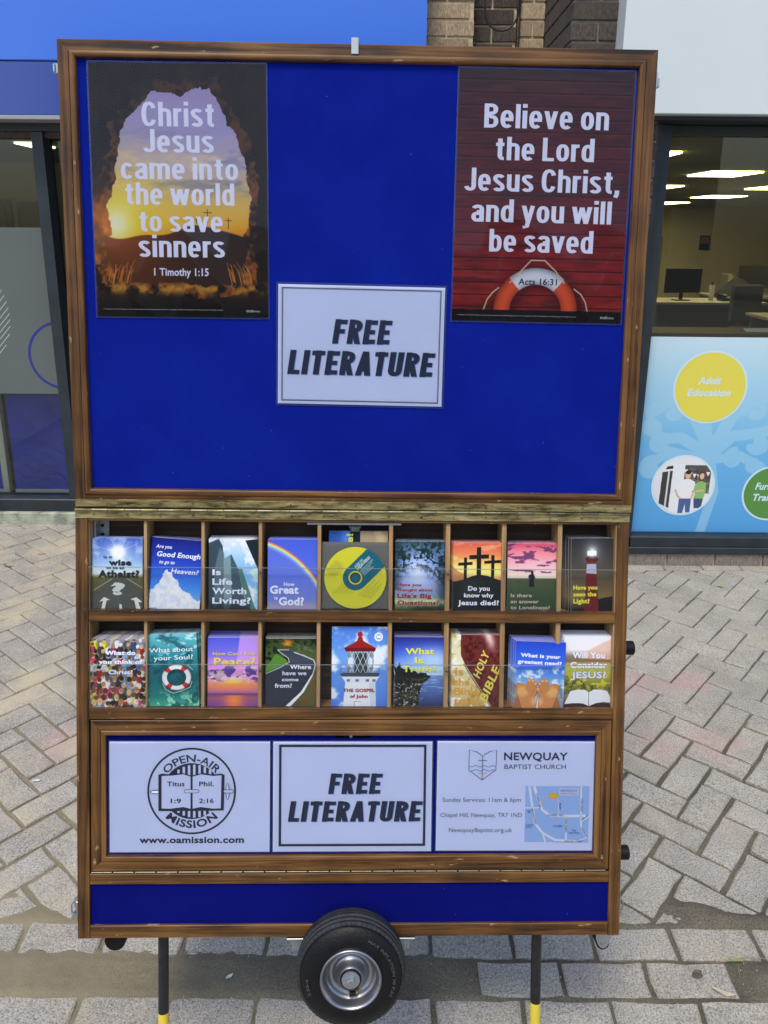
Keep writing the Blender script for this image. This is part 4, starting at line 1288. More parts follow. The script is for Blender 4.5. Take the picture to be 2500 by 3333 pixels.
# lower cabinet
LH, DEP = .7900, -.145
MB().box(-.4999, -.4776, 0, LH, DEP, 0, .0012).build("side_stile", M['wood_v'], cart)
MB().box(.4785, .4999, 0, LH, DEP, 0, .0012).build("side_stile", M['wood_v'], cart)
MB().box(-.4774, .4783, .7690, LH - .001, DEP, -.0008, .001).build("top_rail", M['wood_h'], cart)
MB().box(-.4774, .4783, .5872, .6083, -.012, -.0006, .0012).build("shelf_rail", M['wood_h'], cart)
MB().box(-.4774, .4783, .4080, .4292, -.012, -.0006, .0012).build("shelf_rail", M['wood_h'], cart)
MB().box(-.4774, .4783, .5900, .6060, -.0575, -.0122).build("shelf_board", M['pine_h'], cart)
MB().box(-.4774, .4783, .4100, .4250, -.0575, -.0122).build("shelf_board", M['pine_h'], cart)
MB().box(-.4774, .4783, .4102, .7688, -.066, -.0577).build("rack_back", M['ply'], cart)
MB().box(-.4774, .4783, .1012, .1210, -.10, -.0006, .0012).build("cross_rail", M['wood_h'], cart)
MB().box(-.4774, .4783, .0005, .0240, DEP, -.0006, .0012).build("bottom_rail", M['wood_h'], cart)
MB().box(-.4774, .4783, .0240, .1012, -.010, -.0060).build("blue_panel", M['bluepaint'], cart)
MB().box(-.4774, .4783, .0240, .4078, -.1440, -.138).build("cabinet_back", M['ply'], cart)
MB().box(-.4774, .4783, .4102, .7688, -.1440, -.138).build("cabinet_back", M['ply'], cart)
# lining boards inside the rack
MB().box(-.4774, -.4762, .4250, .7688, -.0575, -.004).build("side_lining", M['pine_v'], cart)
MB().box(.4760, .4783, .4250, .7688, -.0575, -.004).build("side_lining", M['pine_v'], cart)
for a, b in ((-.3786, -.3745), (-.2757, -.2716), (-.1727, -.1680), (-.0665, -.0614), (.0633, .0690), (.1664, .1731), (.2696, .2760), (.3718, .3785)):
    for v0, v1 in ((.4250, .5871), (.6060, .7689)):
        if v1 > .7: v1 = .7640 if -.09 < a < .09 else v1
        MB().box(a - .0012, b + .0004, v0, v1, -.0575, -.0062, .0006).build("divider", M['pine_v'], cart)
# clear retaining strips
for v0, v1, vs_ in ((.6084, .6860, .6768), (.4293, .5095, .4985)):
    st = MB().box(-.4768, .4778, v0, v1, .0002, .0022).build("retaining_strip", M['acrylic'], cart)
    MB().box(-.4768, .4778, v1, v1 + .0008, .0002, .0022).build("strip_edge", M['acrylic_edge'], st)
    for us in (-.1692, .1692):
        sc_ = MB().cyl((us, vs_, .0023), (us, vs_, .0036), .0032, .0026, 16).build("screw", M['knuckle'], st)
        MB().disc(us, vs_, .0014, .0038, 10).build("screw_recess", M['void'], sc_)
# metal parts in the rack
MB().box(-.0868, .0840, .7641, .7688, -.045, -.006, .001).cyl((.0, .763, -.030), (.0, .752, -.034), .013, .009, 20).build("metal_strip", M['aluminium'], cart)
br = MB().box(-.4755, -.4560, .700, .7688, -.0560, -.052, .0006).box(-.4755, -.4725, .700, .7688, -.0518, -.026, .0006).build("angle_bracket", M['aluminium'], cart)
for v in (.722, .738, .754):
    MB().cyl((-.4680, v, -.0518), (-.4680, v, -.0500), .0030, n=12).build("screw", M['void'], br)

# piano hinge
hl = MB().box(-.4995, .4995, .7740, .7878, .0002, .0018, .0003).build("hinge_leaf", M['brass'], cart)
hu = MB().box(-.5000, .5005, .0036, .0172, .0003, .0019, .0003).build("hinge_leaf", M['brass'], cart, REL)
for k in range(34):
    x0 = -.4990 + k * .02938
    MB().cyl((x0, .7894, .0030), (x0 + .0284, .7894, .0030), .0023, n=12).build("knuckle", M['knuckle'] if k % 2 else M['brass'], hl)  # two metals alternate along the barrel to imitate alternating highlights
for k in range(17):
    x = -.4655 + k * .0585
    if x > .49: break
    s_ = MB().cyl((x, .7805, .0018), (x, .7805, .0026), .0036, .0032, 16).build("screw", M['brass'], hl)
    MB().rect(x - .0022, .7801, x + .0022, .7809, .0028).rect(x - .0004, .7783, x + .0004, .7800, .0028).rect(x - .0004, .7810, x + .0004, .7827, .0028).build("screw_slot", M['void'], s_)
    if 1 <= k:
        s_ = MB().cyl((x, .0105, .0019), (x, .0105, .0027), .0036, .0032, 16).build("screw", M['brass'], hu)
        MB().rect(x - .0022, .0101, x + .0022, .0109, .0029).rect(x - .0004, .0083, x + .0004, .0100, .0029).rect(x - .0004, .0110, x + .0004, .0127, .0029).build("screw_slot", M['void'], s_)

# drop-down door
door = new_obj("door", None, cart)
DX0, DX1, DY0, DY1 = -.4748, .4765, .1262, .4062
mitred("door_rail", DX0, DY0, DX1, DY1, [(0, -.020), (0, -.0016), (.001, -.0008), (.0176, -.0008), (.018, -.0018), (.018, -.020)], door, None, M['wood_h'], M['wood_v'])
mitred("door_bead", DX0 + .0182, DY0 + .0182, DX1 - .0182, DY1 - .0182, [(0, -.018), (0, -.002)] + bead(.0002, .0095, -.0015, .0014) + [(.0098, -.007), (.0098, -.018)], door, None, M['wood_h2'], M['wood_v2'])
pn2 = MB()
ya, yb, xa, xb = DY0 + .027, DY1 - .025, DX0 + .026, DX1 - .026
pn2.box(xa, xb, ya, .3705, -.011, -.0068).box(xa, -.0311, .3705, yb, -.011, -.0068).box(.0335, xb, .3705, yb, -.011, -.0068)
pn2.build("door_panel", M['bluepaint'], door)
MB().box(-.0311, .0335, .3705, yb, -.020, -.016).build("hand_slot", M['void'], door)
MB().box(-.006, -.001, .3705, yb, -.0155, -.010).build("slot_hook", M['aluminium'], door)
for k in range(24):
    x0 = -.474 + k * .0395
    MB().cyl((x0, .1240, -.0010), (x0 + .0365, .1240, -.0010), .0014, n=8).build("hinge_knuckle", M['knuckle'], door)
MB().box(-.4774, .4783, .1225, .1255, -.02, -.0025).build("door_gap", M['void'], cart)

# side handles, latches
for v in (.5195, .1140):
    MB().cyl((.5002, v, -.08), (.5395, v, -.08), .0135, .0135, 28).cyl((.5396, v, -.08), (.5410, v, -.08), .0125, .0110, 28).build("handle_grip", M['rubber'], cart)
for sgn, x in ((-1, -.5002), (1, .5002)):
    k_ = 1 if sgn < 0 else .6
    lt = MB().box(min(x, x + sgn * .004 * k_), max(x, x + sgn * .004 * k_), .036, .066, -.030, -.006, .0008)
    lt.cyl((x + sgn * .008 * k_, .038, -.028), (x + sgn * .008 * k_, .038, -.008), .0045 * k_, n=12)
    lt.tube([(x + sgn * .005 * k_, .040, -.010), (x + sgn * .013 * k_, .044, -.010), (x + sgn * .014 * k_, .058, -.010), (x + sgn * .006 * k_, .068, -.012)], .0016, 8)
    lt.tube([(x + sgn * .005 * k_, .040, -.026), (x + sgn * .013 * k_, .044, -.026), (x + sgn * .014 * k_, .058, -.026), (x + sgn * .006 * k_, .068, -.024)], .0016, 8)
    lt.build("toggle_latch", M['steel'], cart)

# legs with striped tape and foot bars
for u0, yl in ((-.3512, -.1610), (.3520, -.1478)):
    lg = MB().cyl((u0, .0002, -.030), (u0, -.4130, -.030), .0097, n=28).build("leg", M['black_paint'], cart)
    for k in range(3):
        a = yl - k * .098
        if a - .049 > -.41: MB().cyl((u0, a, -.030), (u0, a - .049, -.030), .01000, n=28, caps=False).build("yellow_band", M['yellow'], lg)
    # bar that lies on the paving, front to back
    wl = LOW @ Vector((u0, -.4135, -.030))
    fb_ = MB().box(wl.x - .015, wl.x + .015, wl.y - .20, wl.y + .145, .0005, .0245, .003)
    inv_ = LOW.inverted()
    fb_.v = [tuple(inv_ @ Vector(p)) for p in fb_.v]
    fb_.build("foot_bar", M['black_paint'], lg)

# castors below the cabinet
cs1 = MB().box(.4655, .4965, -.0032, -.0003, -.075, -.025, .0005).build("castor_plate", M['steel'], cart)
fk = MB()
vv = [(.4665, -.0033), (.4960, -.0033), (.4950, -.0290), (.4915, -.0390), (.4870, -.0455), (.4810, -.0480), (.4750, -.0455), (.4705, -.0390), (.4670, -.0290)]
for zz in (-.0335, -.0635):
    n_ = len(vv)
    fk.add([(a, b, zz) for a, b in vv] + [(a, b, zz - .0015) for a, b in vv], [tuple(range(n_ - 1, -1, -1)), tuple(range(n_, 2 * n_))] + [(k, (k + 1) % n_, n_ + (k + 1) % n_, n_ + k) for k in range(n_)])
fk.cyl((.481, -.0390, -.0332), (.481, -.0390, -.0300), .0040, .0035, 16)
fk.build("castor_fork", M['steel'], cs1)
MB().cyl((.481, -.0390, -.036), (.481, -.0390, -.062), .0125, n=28).build("castor_wheel", M['rubber'], cs1)
cs2 = MB().box(-.4585, -.4250, -.0035, -.0003, -.075, -.020, .0005).add([(-.4570, -.0036, -.024), (-.440, -.0036, -.024), (-.440, -.018, -.024), (-.452, -.018, -.024)], [(0, 3, 2, 1)]).build("castor_plate", M['aluminium'], cart)
MB().cyl((-.4380, -.0165, -.020), (-.4380, -.0165, -.046), .0195, n=28).build("castor_wheel", M['rubber'], cs2)

# wheel
WC = (.0010, -.0255, .045)
tyre = MB()
prof = [(.0540, .0300), (.0600, .0330), (.0700, .0315), (.0800, .0280), (.0870, .0235), (.0905, .0200)]
tr = []
for k in range(5):                                         # ribs and grooves of the tread
    z1 = .0195 - k * .0092
    rr = .0985 - abs(k - 2) * .0016
    tr += [(rr - .001, z1), (rr, z1 - .001), (rr, z1 - .0074), (rr - .003, z1 - .0076), (rr - .003, z1 - .0090)]
side2 = [(.0905, -.0270), (.0870, -.0300), (.0800, -.0340), (.0700, -.0370), (.0540, -.0360)]
tyre.lathe(prof + [(tr[0][0] - .004, tr[0][1])], 96)
tyre.lathe([(tr[-1][0] - .001, tr[-1][1])] + side2, 96)
tread = MB().lathe([(.0905, .0200)] + tr + [(.0905, -.0270)], 128)
wh = new_obj("wheel", None, cart, Matrix.Translation(WC))
ty = tyre.build("tyre", M['rubber'], wh)
tread.build("tread", M['tread'], ty)
cut = MB()
for i in range(64):                                        # sipes along the shoulder
    t = 2 * math.pi * i / 64
    c, s_ = math.cos(t), math.sin(t)
    def pt(r, z, dt): return (r * math.cos(t + dt), r * math.sin(t + dt), z)
    cut.add([pt(.0958, .0196, -.006), pt(.0958, .0196, .006), pt(.0915, .0210, .006), pt(.0915, .0210, -.006)], [(0, 1, 2, 3)])
cut.build("tread_sipe", M['void'], wh)
tl = MB()
wt = .115
for txt, mid in (("MAX INFLATION 30 P.S.I", 22),):
    text(tl, txt, 0, wt, 0, .0055, .0330, .03, arc=(0, 0, .0735, mid, 1))
text(tl, "2.50-4", 0, .030, 0, .0055, .0330, .03, arc=(0, 0, .0735, 190, 1))
tl.build("tyre_lettering", M['rubber_letter'], wh)
rim = MB().lathe([(.0540, .026), (.0545, .0335), (.0530, .0350), (.0510, .0345), (.0495, .0318), (.0480, .0290), (.0455, .0200), (.0442, .0172), (.0425, .0166), (.0410, .0140), (.0385, .0104), (.0340, .0090), (.0315, .0100), (.0302, .0128), (.0285, .0136), (.0265, .0150), (.0248, .0175), (.0215, .0240), (.0200, .0300), (.0190, .0305), (.0185, .026), (.0185, .0)], 72)
rm = rim.build("rim", M['rim'], wh)
MB().lathe([(.0187, .0290), (.0182, .0330), (.0164, .0330), (.0160, .0300)], 40).build("hub_seal", M['rubber'], rm)
MB().cyl((0, 0, .020), (0, 0, .0330), .0160, n=36).build("axle_washer", M['steel'], rm)
MB().cyl((0, .0, .0331), (0, .0, .0405), .0078, n=6, smooth=False).cyl((0, 0, .0406), (0, 0, .0412), .0068, .0056, 6, smooth=False).build("axle_bolt", M['steel'], rm)
MB().cyl((.0135, -.0300, .012), (.0080, -.0305, .0240), .0032, n=14).build("valve_stem", M['brass'], rm)
MB().cyl((.0085, -.0305, .0235), (-.0030, -.0300, .0260), .0046, n=16).build("valve_cap", M['rubber'], rm)
MB().lathe([(.0540, -.040), (.0545, -.0435), (.0500, -.040), (.0440, -.012), (.0160, -.010)], 48).build("rim_back", M['rim'], wh)
MB().cyl((.001, -.0255, .032), (.001, -.0255, -.13), .0065, n=20).build("axle", M['steel'], cart)
ax = MB().box(-.118, .118, -.0040, -.0004, -.060, .003, .0005)
ax.box(-.109, -.092, -.0240, -.0041, -.0050, -.0020, .0004).box(.100, .1025, -.0240, -.0041, -.0060, -.0035).box(.1050, .1075, -.0240, -.0041, -.0060, -.0035)
ax.box(-.012, .014, -.036, -.0037, -.040, -.030, .001)
ax.build("axle_bracket", M['steel'], cart)

# ------------------------------------------------------------------ laminated notices
NAVY = (24, 34, 66)
def place(base_m, cx, cy, rot=0.0, n=0.0):
    return base_m @ Matrix.Translation((cx, cy, n)) @ Matrix.Rotation(rad(rot), 4, 'Z')

def notice(base_m, n, cx, cy, w_, h_, rot, lab, cat, margin, printm=None, name="notice", wav=.0006):
    """paper in a laminating pouch; local origin at the middle, z towards the viewer"""
    e = empty(name, place(base_m, cx, cy, rot, n), lab, cat)
    pa = sheet("paper", printm or M['paper'], -w_ / 2, -h_ / 2, w_ / 2, h_ / 2, .0004, e)
    gl = sheet("laminate", M['film'], -w_ / 2, -h_ / 2, w_ / 2, h_ / 2, .0026, e, 24, 30, wav)
    b = MB(); m_ = margin
    for x0, y0, x1, y1 in ((-w_ / 2 - m_, -h_ / 2 - m_, w_ / 2 + m_, -h_ / 2), (-w_ / 2 - m_, h_ / 2, w_ / 2 + m_, h_ / 2 + m_), (-w_ / 2 - m_, -h_ / 2, -w_ / 2, h_ / 2), (w_ / 2, -h_ / 2, w_ / 2 + m_, h_ / 2)):
        b.rect(x0, y0, x1, y1, .0006)
    b.build("pouch_border", M['pouch'], e)
    return e

def free_lit(e, W_, H_, f, l, capf, yf, yl):
    for nm, cl_, dx, dy, z in (("letter_shadow", (130, 168, 226), .0013, -.0013, .0005), ("lettering", NAVY, 0, 0, .0008)):
        for s_, q, yy in (("FREE", f, yf), ("LITERATURE", l, yl)):
            mb = MB(); ctext(mb, s_, (q[0] - .5) * W_ + dx, (q[1] - .5) * W_ + dx, (.5 - yy) * H_ + dy, capf * H_, z, .215, .075, .14)
            mb.build(nm, ink(cl_), e)

# A4 in the middle of the upper board
e = notice(UPP, -.0062, .0085, .2955, .2905, .2075, -.5, "laminated white FREE LITERATURE notice in the middle of the upper board", "notice", .0036)
free_lit(e, .2905, .2075, (.325, .69), (.055, .955), .205, .485, .75)
MB().frame(-.1390, -.0985, .1390, .0985, .0011, .0010).frame(-.1372, -.0967, .1372, .0967, .0004, .0010).build("border_line", ink(NAVY), e)

# lower door: three A4 sheets
e = notice(LOW, -.0060, .0005, .2623, .2915, .2060, .0, "FREE LITERATURE notice between the two other sheets on the lower door", "notice", .0022)
free_lit(e, .2915, .2060, (.345, .69), (.093, .945), .187, .475, .727)
MB().frame(-.1352, -.0930, .1349, .0975, .0045, .0010).build("border_line", ink(NAVY), e)

e = notice(LOW, -.0060, -.2969, .2623, .2910, .2062, 0, "white sheet with the round open book emblem on the left of the lower door", "notice", .0022)
k = .0810 / 255
def q_(x, y): return ((x - 737) * k + .0033, (488 - y) * k + .0110)
em = MB(); wh_ = MB(); em2 = MB()
cx, cy = q_(737, 488)
em.ring(cx, cy, 243 * k, 254 * k, .0008, 96)
em.disc(cx, cy, 164 * k, .0008, 64)
for i in range(-5, 6):
    xx = 737 + i * 30
    hh = math.sqrt(max(0, 155 ** 2 - (i * 30) ** 2))
    if abs(i) % 1 == 0 and hh > 90:
        a = q_(xx - 7 + 15, 488 + hh); b = q_(xx + 7 + 15, 488 - hh)
        if abs(xx + 15 - 737) < 135: wh_.rect(a[0], a[1], b[0], b[1], .0011)
# book
L_, T_, R_, B_ = 547, 392, 925, 604
bk = [q_(547, 392), q_(547, 604), q_(725, 604), q_(737, 600), q_(750, 604), q_(921, 601), q_(925, 392), q_(905, 384), q_(860, 390), q_(800, 380), q_(737, 396), q_(680, 380), q_(620, 390), q_(568, 384)]
em2.poly(bk, .0014)
pgL = [q_(566, 398), q_(566, 588), q_(610, 590), q_(690, 580), q_(731, 590), q_(731, 402), q_(690, 388), q_(620, 396)]
pgR = [q_(743, 402), q_(743, 590), q_(790, 580), q_(860, 590), q_(904, 588), q_(908, 394), q_(860, 398), q_(790, 388)]
wh2 = MB().poly(pgL, .0017).poly(pgR, .0017)
def rr(mb, x0, y0, x1, y1, t, z):
    mb.ring(*q_((x0 + x1) / 2, (y0 + y1) / 2), 1, 1) if False else None
sw = MB(); sw2 = MB()
def pill(mb, x0, x1, y, h_, z, n=10):
    pts = []
    r_ = h_ / 2
    for i in range(n + 1): t = math.pi / 2 + math.pi * i / n; pts.append(q_(x0 + r_ + r_ * math.cos(t), y - r_ * math.sin(t)))
    for i in range(n + 1): t = -math.pi / 2 + math.pi * i / n; pts.append(q_(x1 - r_ + r_ * math.cos(t), y - r_ * math.sin(t)))
    return mb.poly(pts, z)
pill(sw, 693, 781, 487, 22, .0019); pill(sw2, 696, 778, 487, 16, .0021)
sw.poly([q_(497, 491), q_(512, 480), q_(547, 479), q_(547, 503), q_(512, 502)], .0019); sw2.poly([q_(503, 491), q_(514, 484), q_(547, 483), q_(547, 499), q_(514, 498)], .0021)
pill(sw, 918, 978, 488, 22, .0019); pill(sw2, 921, 975, 488, 16, .0021)
sw.disc(*q_(943, 488), 11 * k, .0022, 32, 48 * k); sw2.disc(*q_(943, 488), 8 * k, .0023, 32, 45 * k)
pill(sw, 930, 960, 488, 20, .00235); pill(sw2, 928, 962, 488, 15, .0024)
for mb, nm, mt in ((em, "emblem_ring", ink(NAVY)), (wh_, "emblem_stripe", M['paper']), (em2, "book_print", ink(NAVY)), (wh2, "book_page", M['paper']), (sw, "sword_print", ink(NAVY)), (sw2, "sword_fill", M['paper'])):
    mb.build(nm, mt, e)
navy = ink(NAVY)
words("lettering", navy, e, [("OPEN-AIR", 0, 318 * k, 0, 44 * k, .018)], .0006, arc=(cx, cy, 170 * k, 90, 1))
words("lettering", navy, e, [("MISSION", 0, 300 * k, 0, 46 * k, .03)], .0006, arc=(cx, cy, 218 * k, 270, -1))
for t_, x0, x1, yb, c_ in (("Titus", 597, 697, 458, 28), ("Phil.", 780, 865, 458, 28), ("1:9", 618, 677, 557, 27), ("2:16", 780, 864, 557, 27)):
    a = q_(x0, yb); words("lettering", navy, e, [(t_, a[0], a[0] + (x1 - x0) * k, a[1], c_ * k, .022)], .0019)
a = q_(437, 795); words("lettering", navy, e, [("www.oamission.com", a[0], a[0] + 601 * k, a[1], 40 * k, .035)], .0006)

e = notice(LOW, -.0060, .3012, .2628, .2913, .2062, -.2, "white church notice with service times and a small blue map, right of the lower door", "notice", .0022)
k = .2910 / 850
def q3(x, y): return ((x - 959) * k, (489 - y) * k)
tx = MB(); th = MB()
for t_, x0, x1, yb, c_, bo in (("NEWQUAY", 893, 1240, 292, 43, .025), ("BAPTIST CHURCH", 897, 1231, 340, 25, .006)):
    a = q3(x0, yb); words("lettering", ink((28, 44, 82)), e, [(t_, a[0], a[0] + (x1 - x0) * k, a[1], c_ * k, bo)], .0006)
for t_, x0, x1, yb in (("Sunday Services: 11am & 6pm", 566, 990, 521), ("Chapel Hill, Newquay, TR7 1ND", 555, 998, 605), ("NewquayBaptist.org.uk", 602, 946, 688)):
    a = q3(x0, yb); words("lettering", ink((70, 74, 96)), e, [(t_, a[0], a[0] + (x1 - x0) * k, a[1], 23 * k, .004)], .0006)
sh = MB()
sh.stroke([q3(*p) for p in ((777, 400), (704, 345), (705, 236), (745, 246), (768, 262), (778, 272), (790, 260), (815, 245), (853, 235), (851, 345), (777, 400))], 3.2 * k, .0010)
sh.stroke([q3(778, 272), q3(777, 398)], 3 * k, .0012); sh.stroke([q3(754, 293), q3(802, 293)], 3 * k, .0012)
sh.build("shield_print", ink((28, 44, 82)), e)
wv = MB()
for y0 in (325, 347): wv.stroke([q3(706 + 6 * i, y0 + 4 * math.sin(i * .8)) for i in range(25)], 3.6 * k, .0011)
wv.build("wave_print", ink((84, 140, 200)), e)
MB().stroke([q3(752 + 5 * i, 364 + 3 * math.sin(i * 1.2)) for i in range(11)], 3.2 * k, .0011).build("sand_print", ink((214, 170, 70)), e)
mp_ = MB().rect(*q3(1014, 745), *q3(1362, 434), .0008).build("map_ground", ink((150, 184, 232)), e)
rd = MB()
for pts, wd in (([(1060, 434), (1090, 520), (1108, 565), (1150, 595), (1240, 598), (1345, 597)], 14), ([(1034, 434), (1052, 540), (1070, 640), (1110, 690), (1180, 730), (1300, 738)], 12), ([(1014, 553), (1100, 552)], 7), ([(1317, 434), (1320, 597)], 9), ([(1240, 598), (1240, 735)], 9),
                ([(1190, 500), (1200, 590)], 3), ([(1318, 597), (1322, 660), (1350, 720), (1300, 738)], 8), ([(1322, 630), (1362, 600)], 6), ([(1110, 690), (1130, 745)], 9), ([(1014, 745), (1180, 745)], 4)):
    rd.stroke([q3(*p) for p in pts], wd * k, .0011)
rd.build("map_roads", ink((222, 226, 240)), e)
MB().rect(*q3(1142, 500), *q3(1190, 471), .0013).build("map_marker", ink((226, 178, 44)), e)
MB().rect(*q3(1197, 484), *q3(1304, 444), .0013).build("map_title_box", ink((196, 208, 236)), e)
mt1 = MB(); mt2 = MB()
for t_, x0, x1, yb, c_, ro in (("CHAPEL HILL", 1137, 1227, 599, 11, 0), ("CENTRAL STREET", 1232, 1332, 743, 9, 0), ("CHAPEL HILL", 1070, 1160, 472, 11, -75), ("MANOR ROAD", 1048, 1135, 560, 9, -76), ("KING STREET", 1235, 1312, 612, 9, -90), ("FORE STREET", 1317, 1392, 502, 9, -90), ("Path", 1197, 1232, 527, 12, -84), ("CENTRAL SQ.", 1320, 1378, 662, 7, -62), ("BEACH RD", 1326, 1366, 622, 6, 40)):
    a = q3(x0, yb); words("map_lettering", ink((40, 50, 80)), e, [(t_, a[0], a[0] + (x1 - x0) * k, a[1], c_ * k, .01)], .0014, rot=ro)
for t_, x0, x1, yb, c_ in (("CINEMA", 1167, 1221, 659, 11), ("THE", 1270, 1295, 682, 9), ("CENTRAL", 1252, 1314, 696, 10), ("PAINT", 1020, 1058, 652, 9), ("SPOT", 1020, 1054, 664, 9), ("NEWQUAY", 1203, 1297, 465, 15), ("BAPTIST CHURCH", 1206, 1294, 478, 7)):
    a = q3(x0, yb); words("map_lettering", ink((66, 104, 170)), e, [(t_, a[0], a[0] + (x1 - x0) * k, a[1], c_ * k, .008)], .0016)
MB().rect(*q3(1027, 582), *q3(1044, 566), .0013).build("map_marker", ink((84, 140, 210)), e)

# ------------------------------------------------------------------ the two tall posters
def art_cave():
    a = Art(420, 590, 21); a.gain = 1.12
    a.grad([(0, (150, 136, 180)), (.26, (154, 146, 186)), (.40, (178, 164, 172)), (.47, (190, 168, 130)), (.54, (206, 172, 84)), (.62, (216, 164, 50)), (.68, (206, 126, 40)), (1, (110, 54, 20))])
    c = a.fbm(26, 5, 5)
    a.mix((104, 112, 152), a.ss(c, .52, .75) * a.ss(a.y, .20, .34) * (1 - a.ss(a.y, .46, .55)) * .6)
    a.mix((232, 206, 150), a.ss(a.fbm(22, 5, 5), .52, .8) * a.ss(a.y, .25, .40) * (1 - a.ss(a.y, .52, .62)) * .6)
    d = np.hypot((a.x - .125), (a.y - .625) * 1.4)
    a.mix((246, 206, 60), np.exp(-(d / .30) ** 2) * .85)
    a.mix((255, 246, 190), np.exp(-(d / .085) ** 2))
    hill = .668 - .035 * np.exp(-((a.x - .66) / .14) ** 2) + .012 * np.sin(a.x * 9) - .006 * np.cos(a.x * 23)
    hm = a.ss(a.y - hill, -.002, .004)
    a.mix((46, 32, 26), hm)
    a.mix((206, 104, 24), hm * np.exp(-(d / .22) ** 2) * .8)
    a.mix((110, 52, 20), hm * np.exp(-((a.x - .25) / .3) ** 2) * .5)
    for cx, cy, s_ in ((.655, .583, .050), (.775, .612, .040), (.59, .608, .016)):
        a.mix((60, 44, 34), a.line([(cx, cy - s_ * .35), (cx, cy + s_ * .7)], .004)); a.mix((60, 44, 34), a.line([(cx - s_ * .45, cy - s_ * .12), (cx + s_ * .45, cy - s_ * .10)], .004))
    # ragged cave opening
    edge = [(.10, .62), (.075, .55), (.13, .46), (.135, .38), (.155, .31), (.17, .25), (.22, .20), (.29, .165), (.32, .12), (.39, .105), (.45, .115), (.51, .125), (.575, .105), (.625, .088), (.69, .10), (.72, .15), (.78, .22), (.83, .28), (.87, .36), (.885, .45), (.90, .53), (.89, .61), (.87, .68), (.875, .76), (.86, .84), (.80, .862), (.70, .868), (.63, .878), (.57, .868), (.50, .862), (.36, .866), (.24, .866), (.10, .845), (.085, .80), (.06, .74)]
    nx = (a.fbm(30, 22, 5) - .5) * .05; ny = (a.fbm(30, 22, 5) - .5) * .035
    op = a.pol(edge, nx, ny)
    rock = 1 - op
    rk = a.fbm(20, 15, 4)
    base = np.stack([22 + 20 * rk, 18 + 14 * rk, 16 + 10 * rk], -1) / 255
    rim = a.pol([(.5 + (x - .5) * 1.16, .48 + (y - .48) * 1.10) for x, y in edge], nx * 2, ny * 2)
    lit = rim * rock
    warm = (.30 + .70 * np.exp(-((a.y - .72) / .35) ** 2)) * np.clip(a.ss(a.fbm(34, 26, 5), .30, .66), 0, 1)
    base = base * (1 - (lit * warm)[..., None]) + np.array((146, 84, 36)) / 255 * (lit * warm)[..., None]
    g = np.exp(-(np.hypot((a.x - .04), (a.y - .64) * 1.2) / .16) ** 2)
    base = base * (1 - (g * .8)[..., None]) + np.array((190, 110, 30)) / 255 * (g * .8)[..., None] * (.5 + rk[..., None])
    top = np.exp(-((a.y - .885) / .022) ** 2) * a.ss(rk, .35, .6)
    base = base * (1 - (top * .8)[..., None]) + np.array((196, 138, 48)) / 255 * (top * .8)[..., None]
    a.a = a.a * op[..., None] + base * rock[..., None]
    a.mix((22, 18, 16), a.ss(a.y, .93, .975) * .9)
    for cx, dr in ((.10, 1), (.88, -1)):
        for i in range(26):
            x0 = cx + dr * a.r.uniform(-.03, .10); y0 = .862 + a.r.uniform(-.01, .006)
            h_ = a.r.uniform(.03, .085)
            a.mix((196, 120, 44), a.line([(x0, y0), (x0 + dr * .2 * h_, y0 - h_ * .6), (x0 + dr * a.r.uniform(.2, .7) * h_, y0 - h_)], .0035) * .75)
    return a
def art_ring():
    a = Art(420, 590, 22); a.gain = 1.0
    n = a.fbm(60, 8, 6)
    a.grad([(0, (64, 40, 42)), (.15, (74, 26, 30)), (.55, (92, 24, 28)), (.75, (124, 34, 36)), (1, (132, 38, 36))])
    a.a *= (.70 + .6 * n)[..., None]
    b = a.fbm(24, 3, 4)
    a.mix((48, 26, 30), a.ss(b, .5, .75) * .6)
    nb = 20
    ph = (a.y * nb + .25) % 1
    a.mix((30, 12, 14), np.exp(-((ph - .06) / .05) ** 2) * .8)
    a.mix((170, 70, 66), np.exp(-((ph - .16) / .05) ** 2) * .20)
    k = 590 / 420
    cx, cy = .49, .955
    d = np.hypot(a.x - cx, (a.y - cy) * k)
    an = np.degrees(np.arctan2((cy - a.y) * k, a.x - cx))
    a.mix((40, 14, 14), np.exp(-((np.hypot(a.x - cx - .012, (a.y - cy - .01) * k) - .205) / .075) ** 4) * .55)
    rg = a.ss(d, .150, .154) * (1 - a.ss(d, .246, .250))
    shd = 1 - .35 * ((d - .196) / .05) ** 2
    col = np.where(((an > 48) & (an < 130))[..., None], np.array((214, 218, 234)), np.array((212, 84, 52))) / 255 * shd[..., None]
    a.a = a.a * (1 - rg[..., None]) + col * rg[..., None]
    rope = [(.335, .84), (.40, .79), (.455, .748), (.535, .748), (.60, .79), (.655, .838)]
    a.mix((206, 176, 150), a.line(rope, .008))
    a.mix((206, 176, 150), a.line([(.27, .862), (.235, .882), (.205, .91), (.185, .952)], .008)); a.mix((206, 176, 150), a.line([(.715, .862), (.755, .882), (.785, .915), (.80, .955)], .008))
    a.mix((24, 20, 22), (a.y > .953).astype(float))
    return a

